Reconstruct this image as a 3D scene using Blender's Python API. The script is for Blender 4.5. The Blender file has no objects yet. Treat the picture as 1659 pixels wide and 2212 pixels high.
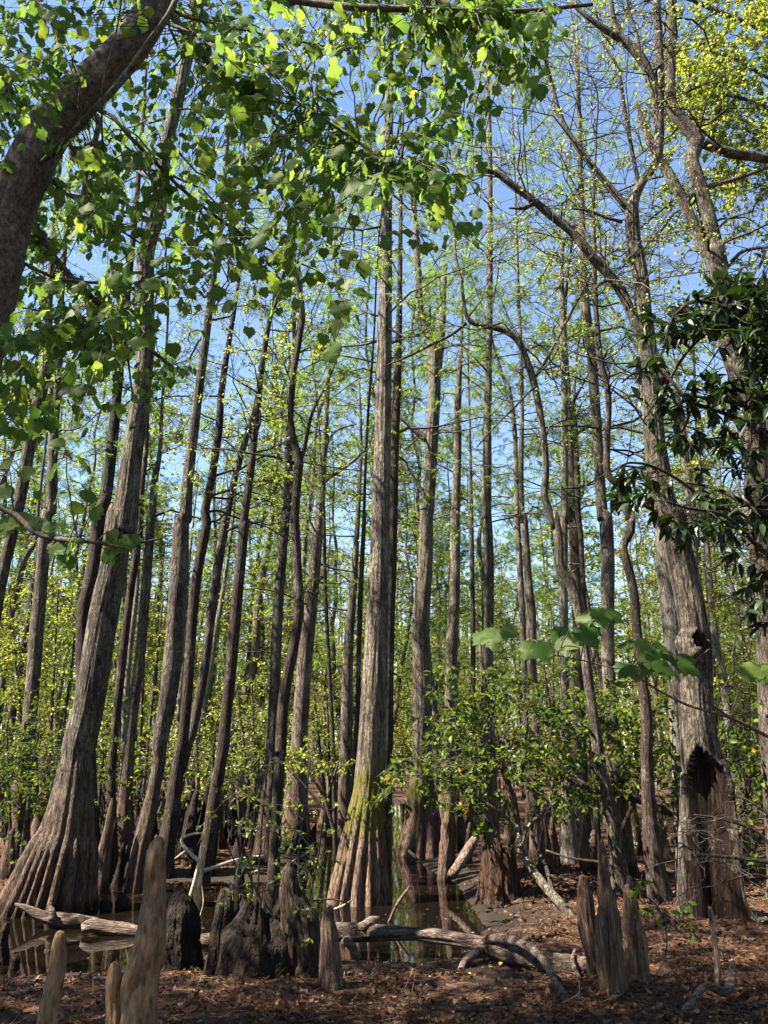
import bpy, math
import numpy as np
from mathutils import Matrix

# ------------------------------------------------------------------ camera, sky, sun, exposure
SC = bpy.context.scene
COL = SC.collection
CAMZ, TILT, FPX = 1.75, math.radians(16.6), 1790.0      # picture coordinates are 1659 x 2212
cam_d = bpy.data.cameras.new('camera')
cam_d.sensor_fit = 'VERTICAL'; cam_d.sensor_height = 34.6; cam_d.sensor_width = 25.95
cam_d.lens = 28.0; cam_d.clip_start = 0.05; cam_d.clip_end = 2000
cam = bpy.data.objects.new('camera', cam_d); COL.objects.link(cam)
cam.location = (0, 0, CAMZ); cam.rotation_euler = (math.pi / 2 + TILT, 0, 0)
SC.camera = cam

SUN_EL, SUN_AZ = math.radians(53), math.radians(-103)     # azimuth from +Y towards +X
sdir = np.array([math.sin(SUN_AZ) * math.cos(SUN_EL), math.cos(SUN_AZ) * math.cos(SUN_EL), math.sin(SUN_EL)])
world = bpy.data.worlds.new('World'); SC.world = world; world.use_nodes = True
nt = world.node_tree; nt.nodes.clear()
sky = nt.nodes.new('ShaderNodeTexSky'); sky.sky_type = 'NISHITA'; sky.sun_disc = False
sky.sun_elevation = SUN_EL; sky.sun_rotation = SUN_AZ
sky.air_density = 1.0; sky.dust_density = 0.0; sky.ozone_density = 1.2
bg = nt.nodes.new('ShaderNodeBackground'); bg.inputs['Strength'].default_value = 0.053
wo = nt.nodes.new('ShaderNodeOutputWorld')
nt.links.new(sky.outputs[0], bg.inputs[0]); nt.links.new(bg.outputs[0], wo.inputs[0])
sun_d = bpy.data.lights.new('sun', 'SUN'); sun_d.energy = 5.0; sun_d.angle = math.radians(0.5)
sun_d.color = (1.0, 0.885, 0.70)
sun = bpy.data.objects.new('sun', sun_d); COL.objects.link(sun)
sun.location = (-20, 0, 30)
from mathutils import Vector
sun.rotation_euler = Vector((-sdir[0], -sdir[1], -sdir[2])).to_track_quat('-Z', 'Y').to_euler()
SC.view_settings.view_transform = 'Standard'; SC.view_settings.look = 'None'
SC.view_settings.exposure = 2.6; SC.view_settings.gamma = 1.0
SC.render.engine = 'CYCLES'
SC.cycles.max_bounces = 8; SC.cycles.diffuse_bounces = 4; SC.cycles.glossy_bounces = 3
SC.cycles.transmission_bounces = 5; SC.cycles.transparent_max_bounces = 4
SC.cycles.caustics_reflective = False; SC.cycles.caustics_refractive = False
SC.cycles.use_denoising = True

# ------------------------------------------------------------------ helpers
RNG = np.random.RandomState(7)
cT, sT = math.cos(TILT), math.sin(TILT)
CAM = np.array([0, 0, CAMZ])
OFF = {0: (0, 0, 1.0), 1: (0, 1637, .5), 2: (829.5, 1637, .5), 3: (0, 1106, .5), 4: (829.5, 1106, .5),
       5: (0, 531, .5), 6: (829.5, 531, .5), 7: (0, 0, .5), 8: (829.5, 0, .5)}

def ray(px, py):
    dx, dy = (px - 829.5) / FPX, (1106 - py) / FPX
    return np.array([dx, cT - dy * sT, sT + dy * cT])
def at(px, py, Y):
    d = ray(px, py); s = Y / d[1]
    return CAM + d * s, s
def gnd(px, py, z=0.0):
    d = ray(px, py)
    return CAM + d * ((z - CAMZ) / d[2])
def pix(P):
    P = np.atleast_2d(P) - CAM
    zc = P[:, 1] * cT + P[:, 2] * sT
    up = -P[:, 1] * sT + P[:, 2] * cT
    return 829.5 + FPX * P[:, 0] / zc, 1106 - FPX * up / zc, zc
def spec(txt, Y):
    """'R:x,y,w[,dY] ...' picture trace -> points, radii at the distance Y (+dY)"""
    R = 0; pts = []; rad = []
    for tok in txt.split():
        if ':' in tok:
            r, tok = tok.split(':'); R = int(r)
        v = [float(a) for a in tok.split(',')]
        ox, oy, s = OFF[R]
        p, zc = at(ox + v[0] * s, oy + v[1] * s, Y + (v[3] if len(v) > 3 else 0))
        pts.append(p); rad.append(0.5 * v[2] * s / FPX * zc)
    return np.array(pts), np.array(rad)
def nrm(v):
    return v / np.maximum(np.linalg.norm(v, axis=-1, keepdims=True), 1e-9)

class Noise:
    def __init__(self, seed):
        self.t = np.random.RandomState(seed).rand(128, 128)
    def __call__(self, u, v):
        u0 = np.floor(u).astype(int); v0 = np.floor(v).astype(int)
        fu = u - u0; fv = v - v0
        fu = fu * fu * (3 - 2 * fu); fv = fv * fv * (3 - 2 * fv)
        t = self.t; a = u0 % 128; b = v0 % 128; a1 = (a + 1) % 128; b1 = (b + 1) % 128
        return (t[a, b] * (1 - fu) + t[a1, b] * fu) * (1 - fv) + (t[a, b1] * (1 - fu) + t[a1, b1] * fu) * fv - 0.5
    def fbm(self, u, v, o=4):
        s = 0; a = 1.0
        for i in range(o):
            s = s + a * self(u * 2 ** i + 17 * i, v * 2 ** i + 31 * i); a *= 0.5
        return s
NZ = Noise(3)
def smooth(t):
    t = np.clip(t, 0, 1); return t * t * (3 - 2 * t)

def resample(P, R, step):
    """Catmull-Rom through the traced points"""
    n = len(P)
    if n == 2:
        P = np.vstack([P[0], (P[0] + P[1]) / 2, P[1]]); R = np.array([R[0], (R[0] + R[1]) / 2, R[1]]); n = 3
    Pe = np.vstack([2 * P[0] - P[1], P, 2 * P[-1] - P[-2]])
    oP = []; oR = []
    for i in range(n - 1):
        L = np.linalg.norm(P[i + 1] - P[i]); k = max(2, int(math.ceil(L / step)))
        t = (np.arange(k) / k)[:, None]
        p0, p1, p2, p3 = Pe[i], Pe[i + 1], Pe[i + 2], Pe[i + 3]
        oP.append(0.5 * (2 * p1 + (p2 - p0) * t + (2 * p0 - 5 * p1 + 4 * p2 - p3) * t ** 2 + (3 * p1 - p0 - 3 * p2 + p3) * t ** 3))
        ts = smooth(t[:, 0]) * .5 + t[:, 0] * .5
        oR.append(R[i] * (1 - ts) + R[i + 1] * ts)
    oP.append(P[-1:]); oR.append(R[-1:])
    return np.vstack(oP), np.concatenate(oR)

def tube(P, R, n=12, mod=None, cap=True, start_cap=False):
    """one tube with parallel-transported rings; mod(theta, arclength, P, R) multiplies the radius"""
    S = len(P)
    T = nrm(np.gradient(P, axis=0))
    ref = np.array([1.0, 0, 0]) if abs(T[0][0]) < 0.8 else np.array([0, 1.0, 0])
    U = np.zeros_like(P); u = ref
    for i in range(S):
        u = u - T[i] * np.dot(u, T[i]); u = u / np.linalg.norm(u); U[i] = u
    W = np.cross(T, U)
    th = np.arange(n) / n * 2 * math.pi
    arc = np.concatenate([[0], np.cumsum(np.linalg.norm(np.diff(P, axis=0), axis=1))])
    rr = np.repeat(R[:, None], n, 1)
    if mod is not None:
        rr = rr * mod(th[None, :], arc[:, None], P, R)
    V = P[:, None, :] + rr[..., None] * (np.cos(th)[None, :, None] * U[:, None, :] + np.sin(th)[None, :, None] * W[:, None, :])
    V = V.reshape(-1, 3)
    i = np.arange(S - 1)[:, None] * n; j = np.arange(n)[None, :]; j1 = (j + 1) % n
    Q = np.stack([i + j, i + j1, i + n + j1, i + n + j], -1).reshape(-1, 4)
    out = [(V, Q)]
    if cap:
        V = np.vstack([V, P[-1] + T[-1] * R[-1] * 0.5]); c = len(V) - 1; b = (S - 1) * n
        jj = np.arange(n)
        out = [(V, Q), (None, np.stack([b + jj, b + (jj + 1) % n, np.full(n, c)], -1))]
        if start_cap:
            V = np.vstack([V, P[0] - T[0] * R[0] * 0.4]); c = len(V) - 1
            out = [(V, Q), out[1], (None, np.stack([(jj + 1) % n, jj, np.full(n, c)], -1))]
    return out

def tubes(P, R, n=4):
    """many tubes at once, P (B,S,3), R (B,S)"""
    B, S, _ = P.shape
    if B == 0:
        return (np.zeros((0, 3)), np.zeros((0, 4), int))
    T = nrm(np.gradient(P, axis=1))
    m = nrm(P[:, -1] - P[:, 0])
    ref = np.where((np.abs(m[:, 2:3]) < 0.8), np.array([[0, 0, 1.0]]), np.array([[1.0, 0, 0]]))
    U = nrm(np.cross(T, ref[:, None, :])); W = np.cross(T, U)
    th = np.arange(n) / n * 2 * math.pi
    V = P[:, :, None, :] + R[:, :, None, None] * (np.cos(th)[None, None, :, None] * U[:, :, None, :] + np.sin(th)[None, None, :, None] * W[:, :, None, :])
    b = np.arange(B)[:, None, None] * (S * n); i = np.arange(S - 1)[None, :, None] * n; j = np.arange(n)[None, None, :]; j1 = (j + 1) % n
    Q = np.stack([b + i + j, b + i + j1, b + i + n + j1, b + i + n + j], -1).reshape(-1, 4)
    return (V.reshape(-1, 3), Q)

def mesh(name, parts, mats, smooth_=True, origin=None, rnd=None, matidx=None):
    """parts: list of (V or None, F); a None V continues the vertex list of the part before"""
    Vs = []; polys = []; base = 0; nv = 0
    for V, F in parts:
        if V is not None:
            base = nv; Vs.append(V); nv += len(V)
        if len(F):
            polys.append(np.asarray(F) + base)
    V = np.vstack(Vs).astype(np.float32)
    if origin is not None:
        V = V - np.asarray(origin, np.float32)
    me = bpy.data.meshes.new(name)
    me.vertices.add(len(V)); me.vertices.foreach_set('co', V.ravel())
    lt = np.concatenate([np.full(len(p), p.shape[1], np.int32) for p in polys])
    lv = np.concatenate([p.ravel() for p in polys]).astype(np.int32)
    me.loops.add(len(lv)); me.loops.foreach_set('vertex_index', lv)
    me.polygons.add(len(lt))
    me.polygons.foreach_set('loop_start', np.concatenate([[0], np.cumsum(lt)[:-1]]).astype(np.int32))
    me.polygons.foreach_set('loop_total', lt)
    me.polygons.foreach_set('use_smooth', np.full(len(lt), smooth_, bool))
    if matidx is not None:
        me.polygons.foreach_set('material_index', np.asarray(matidx, np.int32))
    for m in (mats if isinstance(mats, (list, tuple)) else [mats]):
        me.materials.append(m)
    if rnd is not None:
        a = me.attributes.new('rnd', 'FLOAT', 'POINT'); a.data.foreach_set('value', np.asarray(rnd, np.float32))
    me.update(calc_edges=True)
    return me
def obj(name, me, parent=None, loc=None, kind=None, label=None, cat=None, group=None):
    o = bpy.data.objects.new(name, me); COL.objects.link(o)
    if parent is not None: o.parent = parent
    if loc is not None: o.location = loc
    for k, v in (('kind', kind), ('label', label), ('category', cat), ('group', group)):
        if v: o[k] = v
    return o
def thing(name, loc, label, cat, group=None):
    return obj(name, None, None, [float(a) for a in loc], None, label, cat, group)

def upward(V, F):
    a, b, c = V[F[:, 0]], V[F[:, 1]], V[F[:, 2]]
    z = np.cross(b - a, c - a)[:, 2]
    return np.where((z < 0)[:, None], F[:, ::-1], F)
def place(tv, tf, M, T):
    """copies of a small template: M (N,3,3) columns are the axes times the scale, T (N,3)"""
    N, m = len(T), len(tv)
    V = np.einsum('nij,mj->nmi', M, tv) + T[:, None, :]
    F = (tf[None] + (np.arange(N) * m)[:, None, None]).reshape(-1, tf.shape[1])
    return V.reshape(-1, 3), F
def frames(Y, Zhint, scale):
    """leaf axes: Y along the leaf, Z near Zhint"""
    Y = nrm(Y); X = nrm(np.cross(Y, Zhint)); Z = np.cross(X, Y)
    return np.stack([X, Y, Z], -1) * np.asarray(scale)[:, None, None]

# ------------------------------------------------------------------ materials
def new_mat(name):
    m = bpy.data.materials.new(name); m.use_nodes = True
    t = m.node_tree; t.nodes.clear()
    return m, t
def N(t, typ, **kw):
    n = t.nodes.new(typ)
    for k, v in kw.items():
        if k == 'inp':
            for a, b in v.items(): n.inputs[a].default_value = b
        else: setattr(n, k, v)
    return n
def ramp(t, stops, fac=None, interp='LINEAR'):
    r = t.nodes.new('ShaderNodeValToRGB'); r.color_ramp.interpolation = interp
    e = r.color_ramp.elements
    while len(e) < len(stops): e.new(0.5)
    for el, (p, c) in zip(e, stops):
        el.position = p; el.color = (c[0], c[1], c[2], 1) if not isinstance(c, (int, float)) else (c, c, c, 1)
    if fac is not None: t.links.new(fac, r.inputs[0])
    return r
def mixc(t, fac, a, b, blend='MIX'):
    m = t.nodes.new('ShaderNodeMix'); m.data_type = 'RGBA'; m.blend_type = blend
    for sock, v in ((m.inputs[0], fac), (m.inputs[6], a), (m.inputs[7], b)):
        if isinstance(v, (int, float)): sock.default_value = v
        elif isinstance(v, tuple): sock.default_value = (v[0], v[1], v[2], 1)
        else: t.links.new(v, sock)
    return m.outputs[2]
def math_(t, op, a, b=None, c=None):
    m = t.nodes.new('ShaderNodeMath'); m.operation = op
    for i, v in enumerate((a, b, c)):
        if v is None: continue
        if isinstance(v, (int, float)): m.inputs[i].default_value = v
        else: t.links.new(v, m.inputs[i])
    return m.outputs[0]
def maprange(t, v, a, b, c=0.0, d=1.0):
    m = t.nodes.new('ShaderNodeMapRange'); m.inputs[1].default_value = a; m.inputs[2].default_value = b
    m.inputs[3].default_value = c; m.inputs[4].default_value = d; t.links.new(v, m.inputs[0]); return m.outputs[0]

BK = 0.46
def bark(name, dark, mid, light, lichen=(0.39, 0.36, 0.28), lich=0.5, red=None, redh=(0.5, 2.2), wet=None, moss=None,
         stretch=0.14, scale=16.0, bump=0.6, dist=0.02, rough=0.9, k=None, plates=0.7):
    k = k or BK
    dark, mid, light = [tuple(k * a for a in q) for q in (dark, mid, light)]; lichen = tuple(k * a for a in lichen)
    if red: red = tuple(.7 * a for a in red)
    m, t = new_mat(name); L = t.links.new
    tc = N(t, 'ShaderNodeTexCoord'); oi = N(t, 'ShaderNodeObjectInfo')
    mp = N(t, 'ShaderNodeMapping', inp={'Scale': (1, 1, stretch) if isinstance(stretch, (int, float)) else stretch}); L(tc.outputs['Object'], mp.inputs[0])
    n1 = N(t, 'ShaderNodeTexNoise', inp={'Scale': scale, 'Detail': 7.0, 'Roughness': 0.62, 'Distortion': 0.4}); L(mp.outputs[0], n1.inputs['Vector'])
    n2 = N(t, 'ShaderNodeTexNoise', inp={'Scale': scale * 3.2, 'Detail': 5.0, 'Roughness': 0.6}); L(mp.outputs[0], n2.inputs['Vector'])
    c = ramp(t, [(0.30, dark), (0.50, mid), (0.72, light)], n1.outputs[0]).outputs[0]
    fine = ramp(t, [(0.32, 0.38), (0.5, 0.95), (0.66, 1.35)], n2.outputs[0]).outputs[0]
    crev = ramp(t, [(0.36, 0.30), (0.50, 1.0)], n1.outputs[0]).outputs[0]
    c = mixc(t, 1.0, c, fine, 'MULTIPLY')
    wv = N(t, 'ShaderNodeVectorMath', operation='ADD'); L(mp.outputs[0], wv.inputs[0])
    ws = N(t, 'ShaderNodeVectorMath', operation='SCALE', inp={'Scale': 0.05}); L(n1.outputs['Color'], ws.inputs[0]); L(ws.outputs[0], wv.inputs[1])
    vr = N(t, 'ShaderNodeTexVoronoi', feature='DISTANCE_TO_EDGE', inp={'Scale': scale * 1.5}); L(wv.outputs[0], vr.inputs['Vector'])
    plate = ramp(t, [(0.0, 0.22), (0.10, 1.0)], vr.outputs['Distance']).outputs[0]
    sep = N(t, 'ShaderNodeSeparateXYZ'); L(tc.outputs['Object'], sep.inputs[0])
    if lich > 0:
        n3 = N(t, 'ShaderNodeTexNoise', inp={'Scale': 2.6, 'Detail': 8.0, 'Roughness': 0.72}); L(tc.outputs['Object'], n3.inputs['Vector'])
        n4 = N(t, 'ShaderNodeTexNoise', inp={'Scale': 28.0, 'Detail': 4.0, 'Roughness': 0.7}); L(tc.outputs['Object'], n4.inputs['Vector'])
        s = math_(t, 'ADD', math_(t, 'MULTIPLY', n3.outputs[0], 0.65), math_(t, 'MULTIPLY', n4.outputs[0], 0.35))
        f = ramp(t, [(0.56 - 0.12 * lich, 0.0), (0.66 - 0.12 * lich, 1.0)], s).outputs[0]
        f = math_(t, 'MULTIPLY', f, 0.85)
        lc = mixc(t, 1.0, ramp(t, [(.3, tuple(0.55 * a for a in lichen)), (.7, tuple(1.3 * a for a in lichen))], n4.outputs[0]).outputs[0], crev, 'MULTIPLY')
        if red: f = math_(t, 'MULTIPLY', f, maprange(t, sep.outputs[2], redh[0], redh[1]))
        c_red = c
        if red:
            fr = maprange(t, sep.outputs[2], redh[0], redh[1], 1.0, 0.0)
            fr = math_(t, 'MULTIPLY', fr, maprange(t, n3.outputs[0], 0.3, 0.55, 0.5, 1.0))
            rc = mixc(t, 1.0, ramp(t, [(0.3, tuple(a * .35 for a in red)), (0.7, red)], n1.outputs[0]).outputs[0], fine, 'MULTIPLY')
            c = mixc(t, fr, c, rc)
        c = mixc(t, f, c, lc)
    c = mixc(t, plates, c, plate, 'MULTIPLY')
    if moss:
        n5 = N(t, 'ShaderNodeTexNoise', inp={'Scale': 7.0, 'Detail': 6.0}); L(tc.outputs['Object'], n5.inputs['Vector'])
        f = math_(t, 'MULTIPLY', maprange(t, sep.outputs[2], moss[0], moss[0] + .25), maprange(t, sep.outputs[2], moss[1], moss[1] - .3))
        f = math_(t, 'MULTIPLY', f, ramp(t, [(0.36, 0.0), (0.50, 1.0)], n5.outputs[0]).outputs[0])
        c = mixc(t, f, c, mixc(t, n2.outputs[0], (0.03, 0.033, 0.006), (0.12, 0.11, 0.015)))
    if wet is not None:
        c = mixc(t, maprange(t, sep.outputs[2], wet, wet - 0.10, 0.0, 0.75), c, (0.02, 0.014, 0.009))
    hv = N(t, 'ShaderNodeHueSaturation'); L(c, hv.inputs['Color'])
    L(maprange(t, oi.outputs['Random'], 0, 1, 0.75, 1.2), hv.inputs['Value'])
    h = math_(t, 'ADD', math_(t, 'MULTIPLY', plate, 0.5 * plates), math_(t, 'ADD', n1.outputs[0], math_(t, 'MULTIPLY', n2.outputs[0], 0.5)))
    bp = N(t, 'ShaderNodeBump', inp={'Strength': min(1.0, bump * 1.35), 'Distance': dist * 1.6}); L(h, bp.inputs['Height'])
    p = N(t, 'ShaderNodeBsdfPrincipled', inp={'Roughness': rough}); p.inputs['Specular IOR Level'].default_value = 0.25
    L(hv.outputs[0], p.inputs['Base Color']); L(bp.outputs[0], p.inputs['Normal'])
    o = N(t, 'ShaderNodeOutputMaterial'); L(p.outputs[0], o.inputs[0])
    return m

LK, LT = 0.72, 0.6
def leafmat(name, stops, tstops, trans=0.5, rnd='attr', gloss=0.008, grough=0.5):
    """diffuse + translucent leaf; the colour varies leaf by leaf"""
    m, t = new_mat(name); L = t.links.new
    if rnd == 'attr':
        a = N(t, 'ShaderNodeAttribute', attribute_name='rnd'); r = a.outputs['Fac']
    else:
        a = N(t, 'ShaderNodeObjectInfo'); r = a.outputs['Random']
    stops = [(p_, tuple(LK * a for a in q)) for p_, q in stops]; tstops = [(p_, tuple(LT * a for a in q)) for p_, q in tstops]
    c = ramp(t, stops, r).outputs[0]; ct = ramp(t, tstops, r).outputs[0]
    d = N(t, 'ShaderNodeBsdfDiffuse'); L(c, d.inputs[0])
    tr = N(t, 'ShaderNodeBsdfTranslucent'); L(ct, tr.inputs[0])
    mx = N(t, 'ShaderNodeMixShader', inp={0: trans}); L(d.outputs[0], mx.inputs[1]); L(tr.outputs[0], mx.inputs[2])
    out = mx.outputs[0]
    if gloss:
        g = N(t, 'ShaderNodeBsdfGlossy', inp={'Roughness': grough}); g.inputs[0].default_value = (1, 1, 1, 1)
        m2 = N(t, 'ShaderNodeMixShader', inp={0: gloss})
        L(out, m2.inputs[1]); L(g.outputs[0], m2.inputs[2]); out = m2.outputs[0]
    o = N(t, 'ShaderNodeOutputMaterial'); L(out, o.inputs[0])
    return m

M_CYP = bark('cypress_bark', (0.042, 0.034, 0.027), (0.145, 0.118, 0.094), (0.27, 0.235, 0.19), lich=0.75, red=(0.22, 0.142, 0.10), wet=0.22, bump=0.7)
M_CYPM = bark('mossy_cypress_bark', (0.042, 0.034, 0.027), (0.145, 0.118, 0.094), (0.27, 0.235, 0.19), lich=0.8, red=(0.25, 0.165, 0.115), redh=(0.9, 2.6), wet=0.12, moss=(0.95, 2.0), bump=0.7)
M_BARK = bark('swamp_tree_bark', (0.04, 0.032, 0.026), (0.13, 0.105, 0.082), (0.25, 0.21, 0.17), lich=0.6, scale=20, bump=0.7)
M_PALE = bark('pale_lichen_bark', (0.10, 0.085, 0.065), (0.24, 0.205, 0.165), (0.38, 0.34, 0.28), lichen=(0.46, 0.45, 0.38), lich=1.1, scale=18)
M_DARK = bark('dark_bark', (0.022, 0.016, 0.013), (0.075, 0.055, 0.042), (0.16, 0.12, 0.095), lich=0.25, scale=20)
M_MAPLE = bark('maple_bark', (0.06, 0.048, 0.036), (0.17, 0.135, 0.10), (0.25, 0.21, 0.165), lich=0.35, stretch=0.5, scale=22, bump=0.35, dist=0.008, plates=0.2)
M_TWIG = bark('twig_bark', (0.05, 0.04, 0.032), (0.11, 0.09, 0.07), (0.20, 0.17, 0.14), lich=0.3, scale=30, bump=0.2)
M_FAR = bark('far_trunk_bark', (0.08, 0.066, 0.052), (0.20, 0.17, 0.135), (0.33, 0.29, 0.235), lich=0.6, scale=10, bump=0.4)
M_KNEE = bark('smooth_knee_bark', (0.10, 0.062, 0.034), (0.24, 0.155, 0.085), (0.36, 0.25, 0.15), lichen=(0.32, 0.28, 0.18), lich=0.25, stretch=0.3, scale=14, bump=0.6, dist=0.012, k=0.72, plates=0.0)
M_SHRED = bark('shredded_knee_bark', (0.03, 0.018, 0.013), (0.13, 0.08, 0.055), (0.27, 0.185, 0.135), lichen=(0.33, 0.29, 0.22), lich=0.25, stretch=0.06, scale=26, bump=1.0, dist=0.02, k=0.85, plates=0.35)
M_OLD = bark('wet_stump_wood', (0.010, 0.007, 0.005), (0.03, 0.02, 0.014), (0.075, 0.05, 0.034), lich=0.0, stretch=0.5, scale=10, bump=1.0, dist=0.04, plates=0.25)
M_ROT = bark('rotten_red_wood', (0.02, 0.010, 0.007), (0.10, 0.05, 0.028), (0.24, 0.13, 0.075), lich=0.0, stretch=0.07, scale=20, bump=1.0, dist=0.03)
M_LOG = bark('weathered_log_wood', (0.05, 0.032, 0.024), (0.25, 0.185, 0.145), (0.44, 0.36, 0.29), lich=0.0, stretch=(0.16, 0.6, 1.0), scale=20, bump=1.0, dist=0.025, k=0.46, plates=0.45)
M_SNAG = bark('weathered_snag_wood', (0.05, 0.032, 0.024), (0.25, 0.185, 0.145), (0.44, 0.36, 0.29), lich=0.0, stretch=0.14, scale=20, bump=0.9, dist=0.02, k=0.7)
M_BONE = bark('bleached_wood', (0.30, 0.24, 0.17), (0.50, 0.43, 0.33), (0.62, 0.55, 0.45), lich=0.0, stretch=0.4, scale=20, bump=0.4, k=0.72, plates=0.2)

M_LEAF_O = leafmat('maple_leaf_green', [(0, (0.045, 0.095, 0.018)), (0.6, (0.075, 0.135, 0.026)), (1, (0.12, 0.175, 0.035))],
                   [(0, (0.19, 0.36, 0.045)), (0.7, (0.31, 0.49, 0.06)), (1, (0.43, 0.57, 0.06))], 0.58, 'obj')
M_LEAF = leafmat('maple_leaf_green_joined', [(0, (0.045, 0.095, 0.018)), (0.6, (0.075, 0.135, 0.026)), (1, (0.12, 0.175, 0.035))],
                 [(0, (0.19, 0.36, 0.045)), (0.7, (0.31, 0.49, 0.06)), (1, (0.43, 0.57, 0.06))], 0.58)
M_BAY_O = leafmat('bay_leaf_green', [(0, (0.016, 0.034, 0.011)), (1, (0.035, 0.062, 0.018))], [(0, (0.015, 0.035, 0.006)), (1, (0.06, 0.11, 0.014))], 0.25, 'obj', 0.03, 0.4)
M_BAY = leafmat('bay_leaf_green_joined', [(0, (0.016, 0.034, 0.011)), (1, (0.035, 0.062, 0.018))], [(0, (0.015, 0.035, 0.006)), (1, (0.06, 0.11, 0.014))], 0.25, 'attr', 0.03, 0.4)
M_NEEDLE = leafmat('cypress_needle_green', [(0, (0.075, 0.135, 0.035)), (1, (0.14, 0.22, 0.045))], [(0, (0.20, 0.38, 0.06)), (1, (0.40, 0.58, 0.08))], 0.5, gloss=0)
M_BUD = leafmat('spring_leaf_yellow_green', [(0, (0.09, 0.16, 0.022)), (1, (0.20, 0.26, 0.04))], [(0, (0.32, 0.50, 0.03)), (1, (0.68, 0.72, 0.07))], 0.5, gloss=0.04)
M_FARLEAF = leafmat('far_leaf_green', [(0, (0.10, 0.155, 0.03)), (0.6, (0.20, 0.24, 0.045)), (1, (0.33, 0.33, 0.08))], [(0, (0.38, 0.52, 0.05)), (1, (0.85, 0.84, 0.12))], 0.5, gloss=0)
M_YELLOW = leafmat('bright_yellow_green_leaf', [(0, (0.12, 0.17, 0.025)), (1, (0.25, 0.29, 0.055))], [(0, (0.42, 0.55, 0.06)), (1, (0.70, 0.75, 0.12))], 0.5, gloss=0)
M_SHRUB = leafmat('evergreen_shrub_leaf', [(0, (0.03, 0.065, 0.014)), (0.8, (0.10, 0.16, 0.025)), (0.975, (0.16, 0.20, 0.03)), (0.988, (0.45, 0.26, 0.02)), (1, (0.5, 0.2, 0.02))],
                  [(0, (0.10, 0.20, 0.015)), (0.975, (0.30, 0.42, 0.03)), (0.988, (0.55, 0.35, 0.02)), (1, (0.6, 0.25, 0.02))], 0.45, 'attr', 0.008, 0.45)
M_DEAD = leafmat('dead_leaf_brown', [(0, (0.02, 0.011, 0.007)), (0.35, (0.065, 0.032, 0.018)), (0.7, (0.14, 0.072, 0.040)), (0.93, (0.27, 0.17, 0.105)), (1, (0.42, 0.32, 0.23))],
                 [(0, (0.05, 0.02, 0.01)), (1, (0.35, 0.16, 0.05))], 0.2, 'attr', 0.01, 0.5)
M_FALLEN = leafmat('fallen_leaf_yellow', [(0, (0.45, 0.30, 0.03)), (1, (0.6, 0.45, 0.06))], [(0, (0.5, 0.35, 0.03)), (1, (0.6, 0.45, 0.05))], 0.25, 'obj', 0.05, 0.5)

# ground: leaf litter that turns to black mud at the water's edge
M_GROUND, t = new_mat('swamp_ground'); L = t.links.new
tc = N(t, 'ShaderNodeTexCoord'); sep = N(t, 'ShaderNodeSeparateXYZ'); L(tc.outputs['Object'], sep.inputs[0])
vo = N(t, 'ShaderNodeTexVoronoi', inp={'Scale': 22.0}); L(tc.outputs['Object'], vo.inputs['Vector'])
na = N(t, 'ShaderNodeTexNoise', inp={'Scale': 60.0, 'Detail': 6.0, 'Roughness': 0.7}); L(tc.outputs['Object'], na.inputs['Vector'])
nb = N(t, 'ShaderNodeTexNoise', inp={'Scale': 1.3, 'Detail': 6.0, 'Roughness': 0.65}); L(tc.outputs['Object'], nb.inputs['Vector'])
sv = N(t, 'ShaderNodeSeparateColor'); L(vo.outputs['Color'], sv.inputs[0])
c = ramp(t, [(0.0, (0.03, 0.016, 0.010)), (0.45, (0.085, 0.042, 0.024)), (0.8, (0.17, 0.088, 0.05)), (1.0, (0.27, 0.16, 0.095))], sv.outputs[0]).outputs[0]
c = mixc(t, 1.0, c, ramp(t, [(0.3, 0.25), (0.7, 0.75)], na.outputs[0]).outputs[0], 'MULTIPLY')
hh = math_(t, 'ADD', sep.outputs[2], math_(t, 'MULTIPLY', math_(t, 'SUBTRACT', nb.outputs[0], 0.5), 0.12))
mud = maprange(t, hh, 0.115, 0.055)
c = mixc(t, mud, c, mixc(t, na.outputs[0], (0.008, 0.006, 0.005), (0.035, 0.025, 0.018)))
p = N(t, 'ShaderNodeBsdfPrincipled'); L(c, p.inputs['Base Color'])
L(maprange(t, mud, 0.0, 1.0, 0.92, 0.55), p.inputs['Roughness'])
p.inputs['Specular IOR Level'].default_value = 0.2
bp = N(t, 'ShaderNodeBump', inp={'Strength': 0.9, 'Distance': 0.03})
L(math_(t, 'ADD', math_(t, 'MULTIPLY', sv.outputs[1], 0.6), na.outputs[0]), bp.inputs['Height']); L(bp.outputs[0], p.inputs['Normal'])
o = N(t, 'ShaderNodeOutputMaterial'); L(p.outputs[0], o.inputs[0])

M_WATER, t = new_mat('dark_swamp_water'); L = t.links.new
tc = N(t, 'ShaderNodeTexCoord')
n1 = N(t, 'ShaderNodeTexNoise', inp={'Scale': 3.0, 'Detail': 3.0}); L(tc.outputs['Object'], n1.inputs['Vector'])
n2 = N(t, 'ShaderNodeTexNoise', inp={'Scale': 1.1, 'Detail': 7.0, 'Roughness': 0.7}); L(tc.outputs['Object'], n2.inputs['Vector'])
n3 = N(t, 'ShaderNodeTexNoise', inp={'Scale': 45.0, 'Detail': 4.0, 'Roughness': 0.7}); L(tc.outputs['Object'], n3.inputs['Vector'])
film = math_(t, 'MULTIPLY', ramp(t, [(0.56, 0.0), (0.70, 1.0)], n2.outputs[0]).outputs[0], ramp(t, [(0.5, 0.0), (0.62, 1.0)], n3.outputs[0]).outputs[0])
p = N(t, 'ShaderNodeBsdfPrincipled', inp={'IOR': 1.33})
L(mixc(t, film, (0.004, 0.003, 0.002), (0.045, 0.032, 0.02)), p.inputs['Base Color'])
L(maprange(t, film, 0, 1, 0.025, 0.5), p.inputs['Roughness'])
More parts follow.
